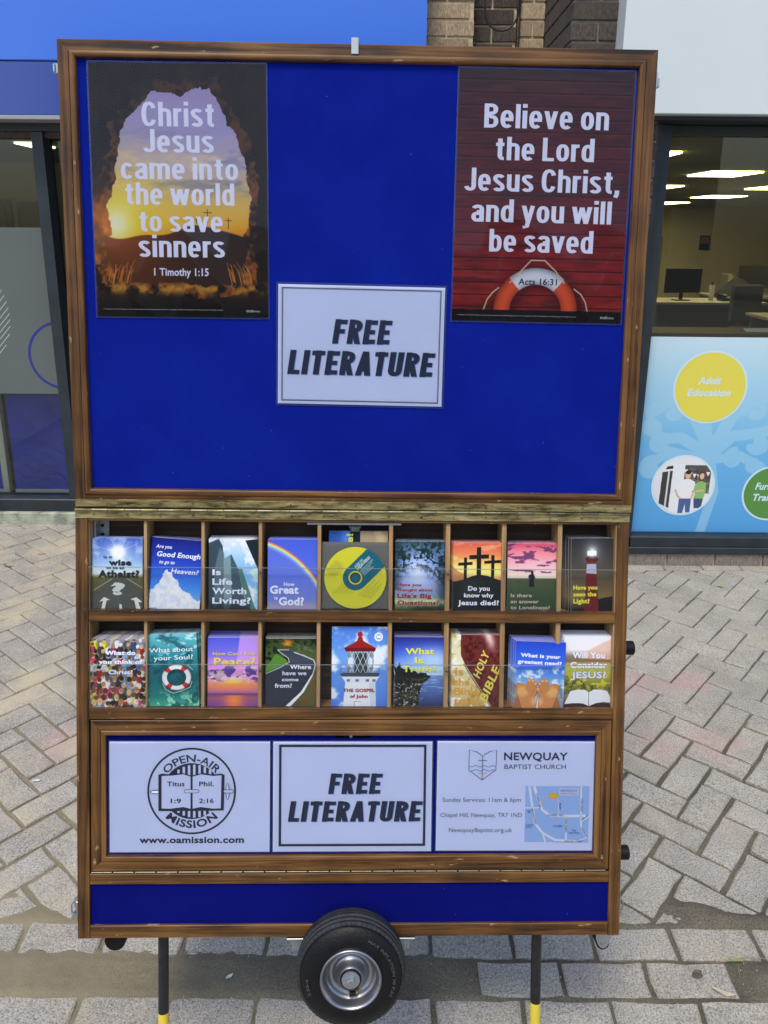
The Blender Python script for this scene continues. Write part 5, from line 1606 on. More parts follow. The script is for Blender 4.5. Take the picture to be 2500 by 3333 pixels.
PW, PH = .2970, .4190
def poster(cx, cy, rot, art, nm, lab, lines, small, w2):
    e = notice(UPP, -.0062, cx, cy, PW, PH, rot, lab, "poster", .0026, print_mat(nm, art, .35, .0), "poster", .0010)
    for s_, x0, x1, yb, cp, bo in lines:
        t = MB()
        if s_[0] == '1': text(t, s_, (x0 - .5) * PW, (x1 - .5) * PW, (.5 - yb) * PH, cp * PH, .0006, bo)
        else: ctext(t, s_, (x0 - .5) * PW, (x1 - .5) * PW, (.5 - yb) * PH, cp * PH, .0006, .165, .075)
        t.build("lettering", ink((226, 228, 250)), e)
    t = MB()
    for s_, x0, x1, yb, cp, bo in small:
        text(t, s_, (x0 - .5) * PW, (x1 - .5) * PW, (.5 - yb) * PH, cp * PH, .0006, bo)
    t.build("small_lettering", ink((188, 190, 196)), e)
    return e
CR = "\u00a9 Truthvine CIC 2018. All rights reserved. Scripture taken from the New King James Version\u00ae. Copyright \u00a9 1982 by Thomas Nelson. Used by permission. All rights reserved."
poster(-.3031, .5507, .25, art_cave(), "cave sunrise print", "tall laminated poster of a sunrise seen from a cave, left of the upper board",
       [("Christ", .293, .706, .242, .094, .034), ("Jesus", .300, .700, .343, .090, .034), ("came into", .165, .835, .448, .086, .034), ("the world", .183, .812, .549, .088, .034), ("to save", .258, .742, .655, .084, .034), ("sinners", .252, .752, .757, .088, .034), ("1 Timothy 1:15", .338, .655, .832, .031, .022)],
       [(CR, .035, .735, .972, .0050, 0), ("truth", .872, .915, .978, .012, .02), ("vine", .917, .952, .978, .010, 0)], 0)
e = poster(.3172, .5509, -.35, art_ring(), "lifebuoy print", "tall laminated poster of an orange lifebuoy on red boards, right of the upper board",
       [("Believe on", .150, .865, .227, .093, .034), ("the Lord", .220, .790, .352, .091, .034), ("Jesus Christ,", .052, .948, .475, .091, .034), ("and you will", .096, .910, .597, .091, .034), ("be saved", .205, .812, .716, .091, .034)],
       [(CR, .03, .735, .978, .0050, 0), ("truth", .878, .921, .982, .012, .02), ("vine", .923, .958, .982, .010, 0)], 0)
t = MB(); text(t, "Acts 16:31", (.385 - .5) * PW, (.612 - .5) * PW, (.5 - .848) * PH, .026 * PH, .0006, .02)
t.build("lettering", ink((34, 34, 50)), e)
# ------------------------------------------------------------------ booklet covers
SEED = [100]
def A_(w_=170, h_=240):
    SEED[0] += 1
    return Art(w_, h_, SEED[0])
def clouds(a, amt=.6, col=(240, 244, 252), ny=6, nx=4, lo=.48, hi=.72, where=1.0):
    a.mix(col, a.ss(a.fbm(ny, nx, 5), lo, hi) * amt * where); return a

def c_atheist():
    a = A_().grad([(0, (58, 84, 160)), (.30, (116, 150, 204)), (.50, (190, 205, 214)), (.53, (150, 150, 100)), (.56, (92, 94, 50)), (1, (60, 64, 48))])
    clouds(a, .35, where=(a.y < .5))
    a.mix((70, 72, 60), a.fbm(30, 20, 3) * (a.y > .55) * .6)
    a.mix((74, 76, 72), a.pol([(.40, .57), (.70, .57), (1.3, 1), (-.25, 1)]))
    a.mix((170, 170, 160), a.line([(.40, .57), (.04, .73)], .010) + a.line([(.70, .57), (1, .70)], .010))
    a.mix((200, 204, 196), a.pol([(.14, .90), (.24, .83), (.36, .87), (.29, .875), (.25, 1), (.18, 1), (.22, .88)]))
    a.mix((200, 204, 196), a.pol([(.76, .86), (.88, .83), (1, .90), (.92, .90), (.97, 1), (.88, 1), (.84, .875)]))
    a.mix((190, 194, 188), a.pol([(.54, .93), (.585, .93), (.60, 1), (.54, 1)]))
    d = np.hypot(a.x - .52, (a.y - .20) * 1.4)
    for an in (-60, 25, 60, 118, 165, 200, 240):
        v = (math.cos(rad(an)), -math.sin(rad(an)) / 1.4)
        a.mix((214, 228, 250), a.line([(.52, .20), (.52 + .6 * v[0], .20 + .6 * v[1])], .012) * np.exp(-d / .30) * .8)
    a.mix((255, 255, 255), np.exp(-(d / .11) ** 2) + .35 * np.exp(-(d / .22) ** 2))
    return a
def c_good():
    a = A_().grad([(0, (24, 30, 110)), (.35, (38, 66, 168)), (.65, (58, 120, 212)), (1, (120, 170, 232))])
    n = a.fbm(10, 7, 6)
    for q in ([(.36, .47, .10, .08)], ):
        pass
    base = a.pol([(.0, .78), (.10, .66), (.16, .60), (.22, .52), (.30, .46), (.38, .50), (.44, .55), (.54, .60), (.60, .68), (.72, .74), (.80, .80), (.92, .86), (1, .85), (1, 1), (0, 1)], (n - .5) * .16, (a.fbm(12, 9, 5) - .5) * .12)
    a.mix((236, 240, 252), base * (.70 + .3 * (n > .45)))
    a.mix((150, 176, 226), base * a.ss(n, .5, .66) * .55)
    a.mix((252, 252, 255), base * a.ss(a.fbm(16, 12, 3), .56, .66) * .8)
    return a
def c_worth():
    a = A_().grad([(0, (196, 212, 240)), (.35, (130, 170, 224)), (.7, (110, 160, 214)), (1, (150, 190, 220))])
    clouds(a, .8, ny=7, nx=5)
    a.mix((56, 72, 84), a.pol([(0, .06), (.20, .0), (.28, .10), (.30, .22), (.33, .45), (.36, .7), (.3, 1), (0, 1)]))
    a.mix((96, 116, 128), a.pol([(.12, .42), (.22, .12), (.31, .2), (.32, .46), (.36, .8), (.1, 1)]))
    a.mix((64, 84, 92), a.pol([(.30, .28), (.46, .22), (.60, .42), (.72, .8), (.80, 1), (.28, 1)]))
    a.mix((120, 146, 152), a.pol([(.30, .28), (.44, .23), (.48, .9), (.40, 1), (.3, 1)]))
    a.mix((70, 110, 96), a.pol([(.60, .42), (.68, .42), (.94, .96), (.98, 1), (.8, 1)]))
    a.mix((26, 38, 44), a.pol([(.74, .02), (1, .0), (1, .42)]))
    a.mix((168, 200, 200), a.pol([(.82, .46), (.96, .40), (1, .42), (1, .62)]))
    for i in range(34):
        y = i / 34
        a.mix((28, 40, 50), a.line([(0, y + .14), (.30, y - .04)], .010) * a.pol([(0, .06), (.20, .0), (.28, .10), (.33, .45), (.36, .7), (.3, 1), (0, 1)]) * .65)
        a.mix((36, 52, 58), a.line([(.30, y + .05), (.75, y + .25)], .008) * a.pol([(.30, .28), (.46, .22), (.60, .42), (.80, 1), (.28, 1)]) * .6)
    for i in range(9): a.mix((60, 80, 88), a.line([(.04 + .03 * i, 0), (.0 + .035 * i, 1)], .006) * (a.x < .36) * .5)
    a.mix((22, 30, 34), a.ss(a.y, .80, 1.0) * (a.x < .85) * .65)
    return a
def c_great():
    a = A_().grad([(0, (64, 84, 190)), (.5, (76, 98, 196)), (.85, (92, 108, 176)), (.95, (150, 138, 150)), (1, (128, 128, 158))])
    cx, cy = -.55, 1.45
    d = np.hypot(a.x - cx, (a.y - cy) * 1.42 * .92)
    r0 = math.hypot(-cx, (.10 - cy) * 1.306)
    t = (d - r0 * .985) / .12
    for c, p in (((228, 96, 70), .85), ((240, 150, 70), .70), ((240, 220, 120), .55), ((110, 210, 160), .38), ((90, 170, 230), .22), ((130, 100, 210), .06)):
        a.mix(c, np.exp(-((t - p) / .13) ** 2) * .85)
    a.mix((120, 130, 190), (t < 0) * .25)
    return a
def c_cdbook():
    a = A_().grad([(0, (46, 84, 160)), (1, (40, 70, 140))])
    a.mix((96, 150, 220), np.exp(-((a.x - .30) / .1) ** 2) * .6)
    a.mix((160, 140, 112), (a.x > .53).astype(float)); a.mix((200, 178, 140), a.ss(a.fbm(5, 7), .45, .7) * (a.x > .53) * .6)
    a.mix((24, 34, 46), ((a.x > .36) & (a.x < .53)).astype(float))
    return a
def c_big():
    a = A_().grad([(0, (40, 66, 92)), (.3, (110, 134, 200)), (.55, (140, 150, 200)), (.75, (110, 130, 160)), (.88, (120, 140, 100)), (1, (40, 60, 36))])
    a.mix((190, 204, 244), np.exp(-(((a.x - .45) / .22) ** 2 + ((a.y - .42) / .25) ** 2)) * .8)
    lf = a.fbm(26, 18, 4)
    m = np.clip(a.ss(.42 - a.y + .5 * np.abs(a.x - .42), -.05, .3), 0, 1)
    a.mix((26, 44, 40), a.ss(lf, .50, .56) * (m * 1.2))
    a.mix((60, 92, 70), a.ss(a.fbm(30, 20, 3), .58, .66) * m * .7)
    a.mix((20, 34, 40), a.ss(a.x, .75, 1) * .7 * (a.y > .2)); a.mix((24, 44, 48), a.ss(-a.x, -.20, .0) * .6 * (a.y < .7))
    a.mix((24, 34, 36), a.line([(1, .35), (.8, .30), (.62, .22)], .02) + a.line([(1, .62), (.84, .50), (.78, .42)], .016))
    for k in range(8): a.mix((190, 200, 240), a.line([(.48, .42), (-.1 + .16 * k, .95)], .03) * .14)
    a.mix((196, 214, 150), np.exp(-(((a.y - .86) / .035) ** 2)) * a.fbm(5, 10) * .9)
    a.mix((26, 44, 28), a.ss(a.y, .90, .97) * a.ss(a.x, .2, .5) * .8)
    return a
def cross(a, cx, top, bot, wd, arm_y, arm_w, col):
    h_ = wd * 170 / 240
    a.mix(col, a.pol([(cx - wd / 2, top), (cx + wd / 2, top), (cx + wd / 2, bot), (cx - wd / 2, bot)]))
    a.mix(col, a.pol([(cx - arm_w / 2, arm_y), (cx + arm_w / 2, arm_y - .015), (cx + arm_w / 2, arm_y - .015 + h_), (cx - arm_w / 2, arm_y + h_)]))
def c_died():
    a = A_().grad([(0, (190, 84, 70)), (.18, (214, 124, 78)), (.34, (240, 190, 96)), (.42, (248, 220, 120)), (.52, (230, 150, 90)), (.6, (200, 120, 80))])
    a.mix((250, 226, 150), a.ss(a.fbm(14, 3), .5, .7) * .35 * (a.y < .5))
    a.mix((150, 96, 70), a.pol([(0, .34), (.12, .42), (.22, .44), (.34, .56), (0, .62)]) * .7)
    a.mix((30, 32, 30), a.pol([(0, .56), (.2, .53), (.38, .475), (.52, .455), (.68, .47), (.85, .515), (1, .55), (1, 1), (0, 1)]))
    a.mix((60, 62, 58), np.exp(-(((a.x - .35) / .2) ** 2 + ((a.y - .7) / .2) ** 2)) * .4)
    for q in ((.24, .21, .53, .062, .285, .28), (.51, .06, .50, .085, .175, .39), (.785, .17, .50, .062, .255, .34)): cross(a, *q, (32, 30, 28))
    return a
def c_lonely():
    a = A_().grad([(0, (176, 70, 96)), (.12, (222, 120, 130)), (.28, (236, 156, 166)), (.42, (240, 186, 180)), (.495, (232, 204, 176)), (.50, (92, 88, 70)), (.54, (74, 84, 58)), (.75, (56, 74, 50)), (1, (50, 66, 44))])
    n = a.fbm(26, 5, 5)
    a.mix((92, 52, 90), a.ss(n, .54, .60) * (a.y < .42) * .9)
    a.mix((46, 60, 40), a.fbm(40, 30, 3) * (a.y > .5) * .4)
    a.mix((34, 36, 38), a.pol([(.45, .44), (.52, .43), (.56, .50), (.555, .51), (.53, .49), (.535, .62), (.43, .62), (.44, .49), (.415, .51), (.42, .46)]))
    a.mix((36, 30, 30), a.el(.49, .415, .028, .024))
    return a
def c_light():
    a = A_().grad([(0, (40, 42, 46)), (.35, (66, 62, 58)), (.6, (86, 74, 56)), (.8, (110, 92, 58)), (1, (30, 26, 26))])
    d = np.hypot(a.x - .50, (a.y - .19) * 1.45)
    a.mix((120, 124, 130), np.exp(-(d / .22) ** 2) * .7)
    a.mix((28, 26, 28), a.pol([(.62, .82), (.8, .80), (1, .78), (1, 1), (0, 1), (0, .96), (.35, .93)]))
    a.mix((96, 30, 32), a.pol([(.36, .46), (.60, .46), (.66, 1), (.30, 1)]))
    a.mix((150, 148, 172), a.pol([(.375, .34), (.59, .34), (.605, .48), (.36, .47)]))
    a.mix((96, 40, 36), a.pol([(.37, .25), (.61, .25), (.60, .345), (.375, .345)]))
    a.mix((60, 34, 32), a.pol([(.32, .26), (.66, .27), (.62, .31), (.36, .30)]))
    a.mix((236, 250, 252), a.pol([(.385, .17), (.60, .17), (.60, .235), (.385, .235)])); a.mix((250, 255, 255), np.exp(-(d / .09) ** 2) * .8)
    return a
def c_crowd():
    a = A_(200, 260).grad([(0, (120, 120, 130)), (1, (90, 80, 76))])
    shirts = [(200, 210, 224), (40, 44, 54), (170, 40, 48), (210, 214, 60), (60, 80, 110), (140, 170, 200), (230, 225, 220), (196, 70, 90), (96, 100, 96), (230, 60, 130), (120, 150, 180), (236, 236, 240), (70, 60, 60), (90, 140, 200)]
    hair = [(70, 48, 34), (44, 32, 26), (150, 112, 66), (186, 150, 92), (100, 70, 46), (30, 26, 24), (200, 190, 180)]
    skin = [(206, 156, 128), (190, 140, 112), (222, 176, 148)]
    for j in range(13):
        y = .01 + j * .082
        s_ = .040 + .0022 * j
        for i in range(9):
            x = (i + .5 * (j % 2)) * .13 + a.r.uniform(-.03, .03) - .02
            y2 = y + a.r.uniform(-.02, .02)
            sh_ = np.array(shirts[a.r.integers(len(shirts))]) * a.r.uniform(.7, 1)
            m = a.el(x, y2 + s_ * 2.0, s_ * 1.5, s_ * 1.6, .12)
            a.mix(sh_, m); a.mix(sh_ * .55, m * a.ss(a.x - x, .0, s_ * 1.4) * .7)
            a.mix(skin[a.r.integers(3)], a.el(x, y2, s_ * .66, s_ * .70, .12))
            a.mix(hair[a.r.integers(len(hair))], a.el(x + a.r.uniform(-.01, .01), y2 - s_ * a.r.uniform(.1, .35), s_ * .74, s_ * a.r.uniform(.5, .75), .12))
    a.mix((70, 60, 56), a.ss(a.fbm(18, 14, 3), .5, .7) * .35)
    return a
def c_soul():
    a = A_().grad([(0, (96, 170, 180)), (.3, (42, 120, 132)), (.6, (18, 92, 100)), (.85, (30, 110, 104)), (1, (70, 160, 130))])
    n = a.fbm(26, 7, 4)
    a.mix((170, 220, 222), a.ss(n, .56, .66) * (1 - a.ss(a.y, .10, .55)) * .8)
    a.mix((8, 54, 64), a.ss(a.fbm(10, 6, 4), .5, .7) * .6)
    a.mix((150, 220, 180), a.ss(a.fbm(18, 12, 3), .60, .66) * a.ss(a.y, .72, .95) * .8)
    k = 240 / 170
    cx, cy = .58, .60
    ax, ay = a.x - cx, (a.y - cy) * k
    d = np.hypot(ax / 1.0, ay / .86)
    a.mix((6, 40, 48), np.exp(-((np.hypot(ax, (ay - .03) / .86) - .24) / .09) ** 2) * .6)
    rg = a.ss(d, .185, .195) * (1 - a.ss(d, .285, .295))
    an = np.degrees(np.arctan2(-ay, ax)) % 90
    col = np.where(((an > 36) & (an < 60))[..., None], np.array((190, 44, 40)), np.array((226, 230, 238))) / 255 * (1 - .45 * np.clip((d - .24) / .05, -.2, 1)[..., None] ** 2)
    a.a = a.a * (1 - rg[..., None]) + col * rg[..., None]
    a.mix((206, 210, 190), a.line([(.30, .68), (.36, .76), (.50, .815), (.66, .79), (.84, .74), (.88, .66)], .010) + a.line([(.80, .43), (.90, .50)], .01))
    return a
def c_peace():
    a = A_().grad([(0, (70, 80, 190)), (.25, (112, 100, 200)), (.42, (190, 130, 200)), (.60, (220, 150, 170)), (.68, (214, 120, 90)), (.78, (160, 90, 130)), (.80, (90, 60, 110)), (.85, (140, 76, 100)), (1, (110, 70, 150))])
    a.mix((190, 140, 220), a.pol([(.62, 0), (1, 0), (1, .5), (.55, .42)]) * .7)
    n = a.fbm(12, 5, 5)
    a.mix((70, 54, 130), a.ss(n + .12 * np.exp(-(((a.x - .45) / .25) ** 2 + ((a.y - .48) / .12) ** 2)), .52, .60) * np.exp(-((a.y - .52) / .13) ** 4) * .95)
    a.mix((255, 226, 190), a.ss(a.fbm(12, 7, 4), .58, .7) * np.exp(-((a.y - .52) / .12) ** 2) * .6)
    a.mix((252, 214, 70), np.exp(-(((a.x - .52) / .18) ** 2 + ((a.y - .635) / .03) ** 2)))
    a.mix((240, 130, 60), np.exp(-(((a.x - .52) / .4) ** 2 + ((a.y - .68) / .06) ** 2)) * .7)
    a.mix((246, 130, 50), np.exp(-(((a.x - .52) / .18) ** 2)) * (a.y > .82) * (.5 + .5 * a.fbm(30, 4, 2)))
    return a
def c_road():
    a = A_().grad([(0, (44, 56, 34)), (.25, (60, 80, 44)), (.6, (60, 96, 40)), (1, (52, 66, 36))])
    n = a.fbm(24, 17, 4)
    a.mix((22, 32, 22), a.ss(n, .50, .62) * (a.y < .35))
    a.mix((200, 120, 40), np.exp(-(((a.x - .42) / .10) ** 2 + ((a.y - .07) / .06) ** 2)) * a.ss(n, .35, .5))
    a.mix((74, 120, 44), a.pol([(.0, .42), (.2, .22), (.40, .30), (.44, .36), (.3, .42), (0, .52)]))
    a.mix((110, 112, 84), a.pol([(.5, .05), (1, .15), (1, .35), (.5, .2)]) * a.ss(n, .45, .6) * .7)
    a.mix((104, 70, 44), a.pol([(1, .45), (1, 1), (.42, 1)]) * .8); a.mix((60, 84, 40), a.pol([(1, .55), (1, 1), (.42, 1)]) * a.ss(n, .5, .6))
    road_ = [(.24, .165), (.46, .165), (.56, .20), (.76, .25), (.95, .31), (.99, .38), (.93, .52), (.74, .76), (.42, 1), (0, 1), (0, .50), (.28, .41), (.46, .34), (.44, .28), (.28, .20)]
    a.mix((44, 48, 60), a.pol(road_))
    a.mix((70, 76, 92), a.pol(road_) * np.exp(-((a.y - .3) / .12) ** 2) * .6)
    a.mix((226, 230, 236), a.line([(.46, .165), (.24, .165), (.28, .20), (.44, .28), (.465, .34), (.28, .42), (0, .51)], .010))
    a.mix((230, 234, 240), a.line([(.56, .20), (.76, .25), (.95, .31), (.985, .38), (.93, .52)], .014)); a.mix((230, 234, 240), a.pol([(.915, .52), (.945, .52), (.76, .77), (.47, 1), (.36, 1), (.70, .77)]))
    return a
def c_john():
    a = A_(180, 250).grad([(0, (70, 112, 196)), (.4, (96, 140, 212)), (.7, (84, 128, 206)), (1, (70, 110, 190))])
    clouds(a, .75, ny=6, nx=4, lo=.46, hi=.7)
    a.mix((214, 220, 232), a.pol([(.25, .66), (.78, .66), (.80, 1.02), (.205, 1.02)]))
    a.mix((150, 160, 184), a.pol([(.66, .62), (.80, .62), (.80, 1), (.70, 1)]) * .5)
    a.mix((206, 214, 228), a.pol([(.17, .615), (.86, .615), (.78, .70), (.25, .70)]))
    a.mix((60, 66, 76), a.pol([(.15, .60), (.20, .575), (.83, .575), (.86, .60), (.83, .625), (.19, .625)]))
    for x in (.30, .46, .64, .76): a.mix((96, 104, 120), a.pol([(x - .03, .655), (x + .03, .655), (x + .03, .69), (x - .03, .69)]))
    a.mix((110, 126, 140), a.pol([(.27, .30), (.75, .30), (.745, .575), (.27, .575)]))
    a.mix((44, 56, 60), a.pol([(.42, .33), (.62, .33), (.64, .575), (.40, .575)]))
    a.mix((176, 196, 226), a.el(.34, .44, .05, .06) + a.el(.69, .44, .04, .06))
    for k in range(7):
        x = .22 + k * .10
        a.mix((206, 214, 214), (a.line([(x, .30), (x + .18, .575)], .008) + a.line([(x + .18, .30), (x, .575)], .008)) * a.pol([(.27, .30), (.75, .30), (.745, .575), (.27, .575)]))
    a.mix((136, 30, 34), a.pol([(.22, .265), (.36, .215), (.45, .175), (.47, .13), (.545, .13), (.56, .175), (.66, .215), (.79, .265), (.77, .31), (.25, .31)]))
    a.mix((96, 22, 28), a.pol([(.22, .265), (.79, .265), (.77, .31), (.25, .31)])); a.mix((150, 30, 34), a.el(.505, .095, .045, .035)); a.mix((80, 40, 46), a.line([(.505, .07), (.505, .02)], .008))
    for x in (.16, .30, .50, .70, .85): a.mix((70, 78, 92), a.line([(x, .52), (x, .59)], .008))
    a.mix((70, 78, 92), a.line([(.15, .52), (.86, .52)], .008) * .8)
    a.mix((228, 232, 240), a.pol([(.41, .93), (.53, .93), (.53, 1.01), (.41, 1.01)])); a.mix((120, 130, 146), a.line([(.41, 1), (.41, .935), (.53, .935)], .01))
    a.mix((226, 232, 246), a.el(.835, .125, .078, .056)); a.mix((96, 128, 190), a.el(.835, .125, .05, .036) * .8); a.mix((236, 240, 248), a.pol([(.80, .11), (.87, .11), (.87, .142), (.80, .142)]))
    return a
def c_truth():
    a = A_().grad([(0, (34, 40, 120)), (.25, (60, 92, 190)), (.45, (130, 170, 226)), (.535, (176, 200, 220)), (.545, (90, 120, 170)), (.75, (70, 96, 150)), (1, (40, 46, 80))])
    a.mix((196, 216, 246), np.exp(-(((a.x - .8) / .5) ** 2 + ((a.y - .3) / .16) ** 2)) * .6)
    tr = a.pol([(0, .40), (.04, .44), (.07, .40), (.10, .36), (.13, .43), (.2, .45), (.28, .44), (.36, .47), (.44, .49), (.5, .52), (.56, .50), (.62, .51), (.68, .54), (.74, .555), (.68, .60), (.56, .68), (.5, .85), (.5, 1), (0, 1)], (a.fbm(40, 28, 3) - .5) * .05, (a.fbm(40, 28, 3) - .5) * .04)
    a.mix((22, 26, 24), tr)
    a.mix((58, 66, 44), tr * a.ss(a.fbm(30, 20, 3), .45, .6) * (a.y > .58) * .7)
    a.mix((166, 160, 156), a.ss(a.fbm(60, 30, 2), .64, .70) * (a.y > .66) * (a.x < .58) * .9)
    a.mix((186, 206, 226), a.ss(a.fbm(50, 5, 3), .5, .7) * (a.x > .6) * np.exp(-((a.y - .66) / .1) ** 2) * .6)
    return a
def c_bible():
    a = A_().grad([(0, (190, 190, 150)), (.4, (210, 200, 160)), (1, (176, 150, 96))])
    n = a.fbm(9, 7, 5)
    a.mix((240, 240, 236), a.ss(n, .52, .66) * .9); a.mix((150, 120, 50), a.ss(a.fbm(7, 5, 4), .52, .7) * .7)
    bk_ = a.pol([(.18, .0), (1, 0), (1, 1), (.82, 1), (.45, .60), (.26, .40), (.18, .28), (.17, .10)])
    a.mix((96, 40, 36), bk_); a.mix((60, 22, 24), bk_ * a.ss(a.fbm(18, 14, 4), .45, .7) * .8)
    a.mix((220, 196, 190), bk_ * np.exp(-((a.x - .72 - .5 * a.y) / .09) ** 2) * a.ss(-a.y, -.30, -.02) * .9)
    a.mix((70, 60, 46), a.line([(.24, .40), (.45, .63), (.82, 1.02)], .02) * .8)
    return a
def c_need():
    a = A_().grad([(0, (34, 62, 170)), (.35, (52, 98, 200)), (.6, (110, 158, 220)), (1, (120, 164, 220))])
    clouds(a, .75, ny=14, nx=10, where=a.ss(a.y, .30, .45))
    sk, sd_ = (176, 118, 70), (96, 58, 30)
    for m_ in (1, -1):
        def X(x): return x if m_ > 0 else .94 - x
        a.mix(sk, a.pol([(X(.03), .62), (X(.10), .595), (X(.24), .62), (X(.30), .70), (X(.44), .80), (X(.455), .90), (X(.44), 1.02), (X(-.06), 1.02), (X(.06), .80)]))
        a.mix(sd_, a.pol([(X(.0), .60), (X(.05), .64), (X(.08), .78), (X(.2), 1), (X(-.1), 1)]) * .45)
        a.mix((214, 172, 104), a.el(X(.17), .72, .12, .07, .5) * .6)
        for (x0, y0), (x1, y1) in (((.26, .68), (.30, .555)), ((.30, .70), (.375, .56)), ((.345, .74), (.43, .60)), ((.39, .80), (.46, .68))):
            a.mix(sk, a.line([(X(x0), y0), (X(x1), y1)], .080)); a.mix(sd_, a.line([(X(x0 + .035), y0), (X(x1 + .035), y1 + .01)], .012) * .8)
            a.mix((222, 170, 140), a.el(X(x1), y1 + .005, .026, .018) * .7)
        a.mix((214, 160, 130), a.el(X(.40), .86, .05, .05, .6) * .6)
    a.mix((90, 56, 34), a.line([(.47, .78), (.46, .9), (.455, 1)], .010))
    return a
def c_will():
    a = A_().grad([(0, (214, 222, 240)), (.18, (220, 214, 218)), (.27, (120, 110, 104)), (.34, (112, 84, 66)), (.38, (150, 150, 84)), (.55, (150, 150, 60)), (.7, (104, 104, 44)), (.79, (80, 76, 50)), (.80, (120, 112, 100)), (1, (52, 44, 44))])
    a.mix((196, 160, 140), a.pol([(.35, .25), (.6, .16), (.8, .08), (1, .02), (1, .32), (.3, .3)], (a.fbm(8, 6) - .5) * .1) * .8)
    a.mix((200, 190, 60), a.ss(a.fbm(20, 14, 3), .52, .62) * np.exp(-((a.y - .6) / .14) ** 2) * .8); a.mix((50, 56, 30), a.ss(a.fbm(20, 14, 3), .55, .66) * np.exp(-((a.y - .66) / .1) ** 2) * .8)
    a.mix((60, 36, 34), a.pol([(.02, .93), (.30, .90), (.5, .93), (.75, .90), (1, .93), (1, .985), (.75, .95), (.52, .99), (.30, .95), (.02, .99)]))
    a.mix((226, 230, 240), a.pol([(.14, .75), (.30, .73), (.44, .735), (.50, .765), (.50, .955), (.40, .92), (.2, .915), (.02, .93)]))
    a.mix((220, 224, 236), a.pol([(.52, .765), (.60, .73), (.76, .73), (.88, .75), (1, .91), (.8, .90), (.66, .915), (.52, .955)]))
    a.mix((150, 156, 170), a.line([(.51, .765), (.51, .95)], .012))
    for k in range(9): a.mix((170, 176, 190), (a.line([(.17 - .013 * k, .765 + .018 * k), (.46, .765 + .018 * k)], .004) + a.line([(.56, .765 + .018 * k), (.88 + .010 * k, .765 + .018 * k)], .004)) * .7)
    return a

WHT, YEL, RED = (226, 230, 246), (224, 222, 60), (150, 26, 36)
DK = (26, 28, 36)
SER = .030
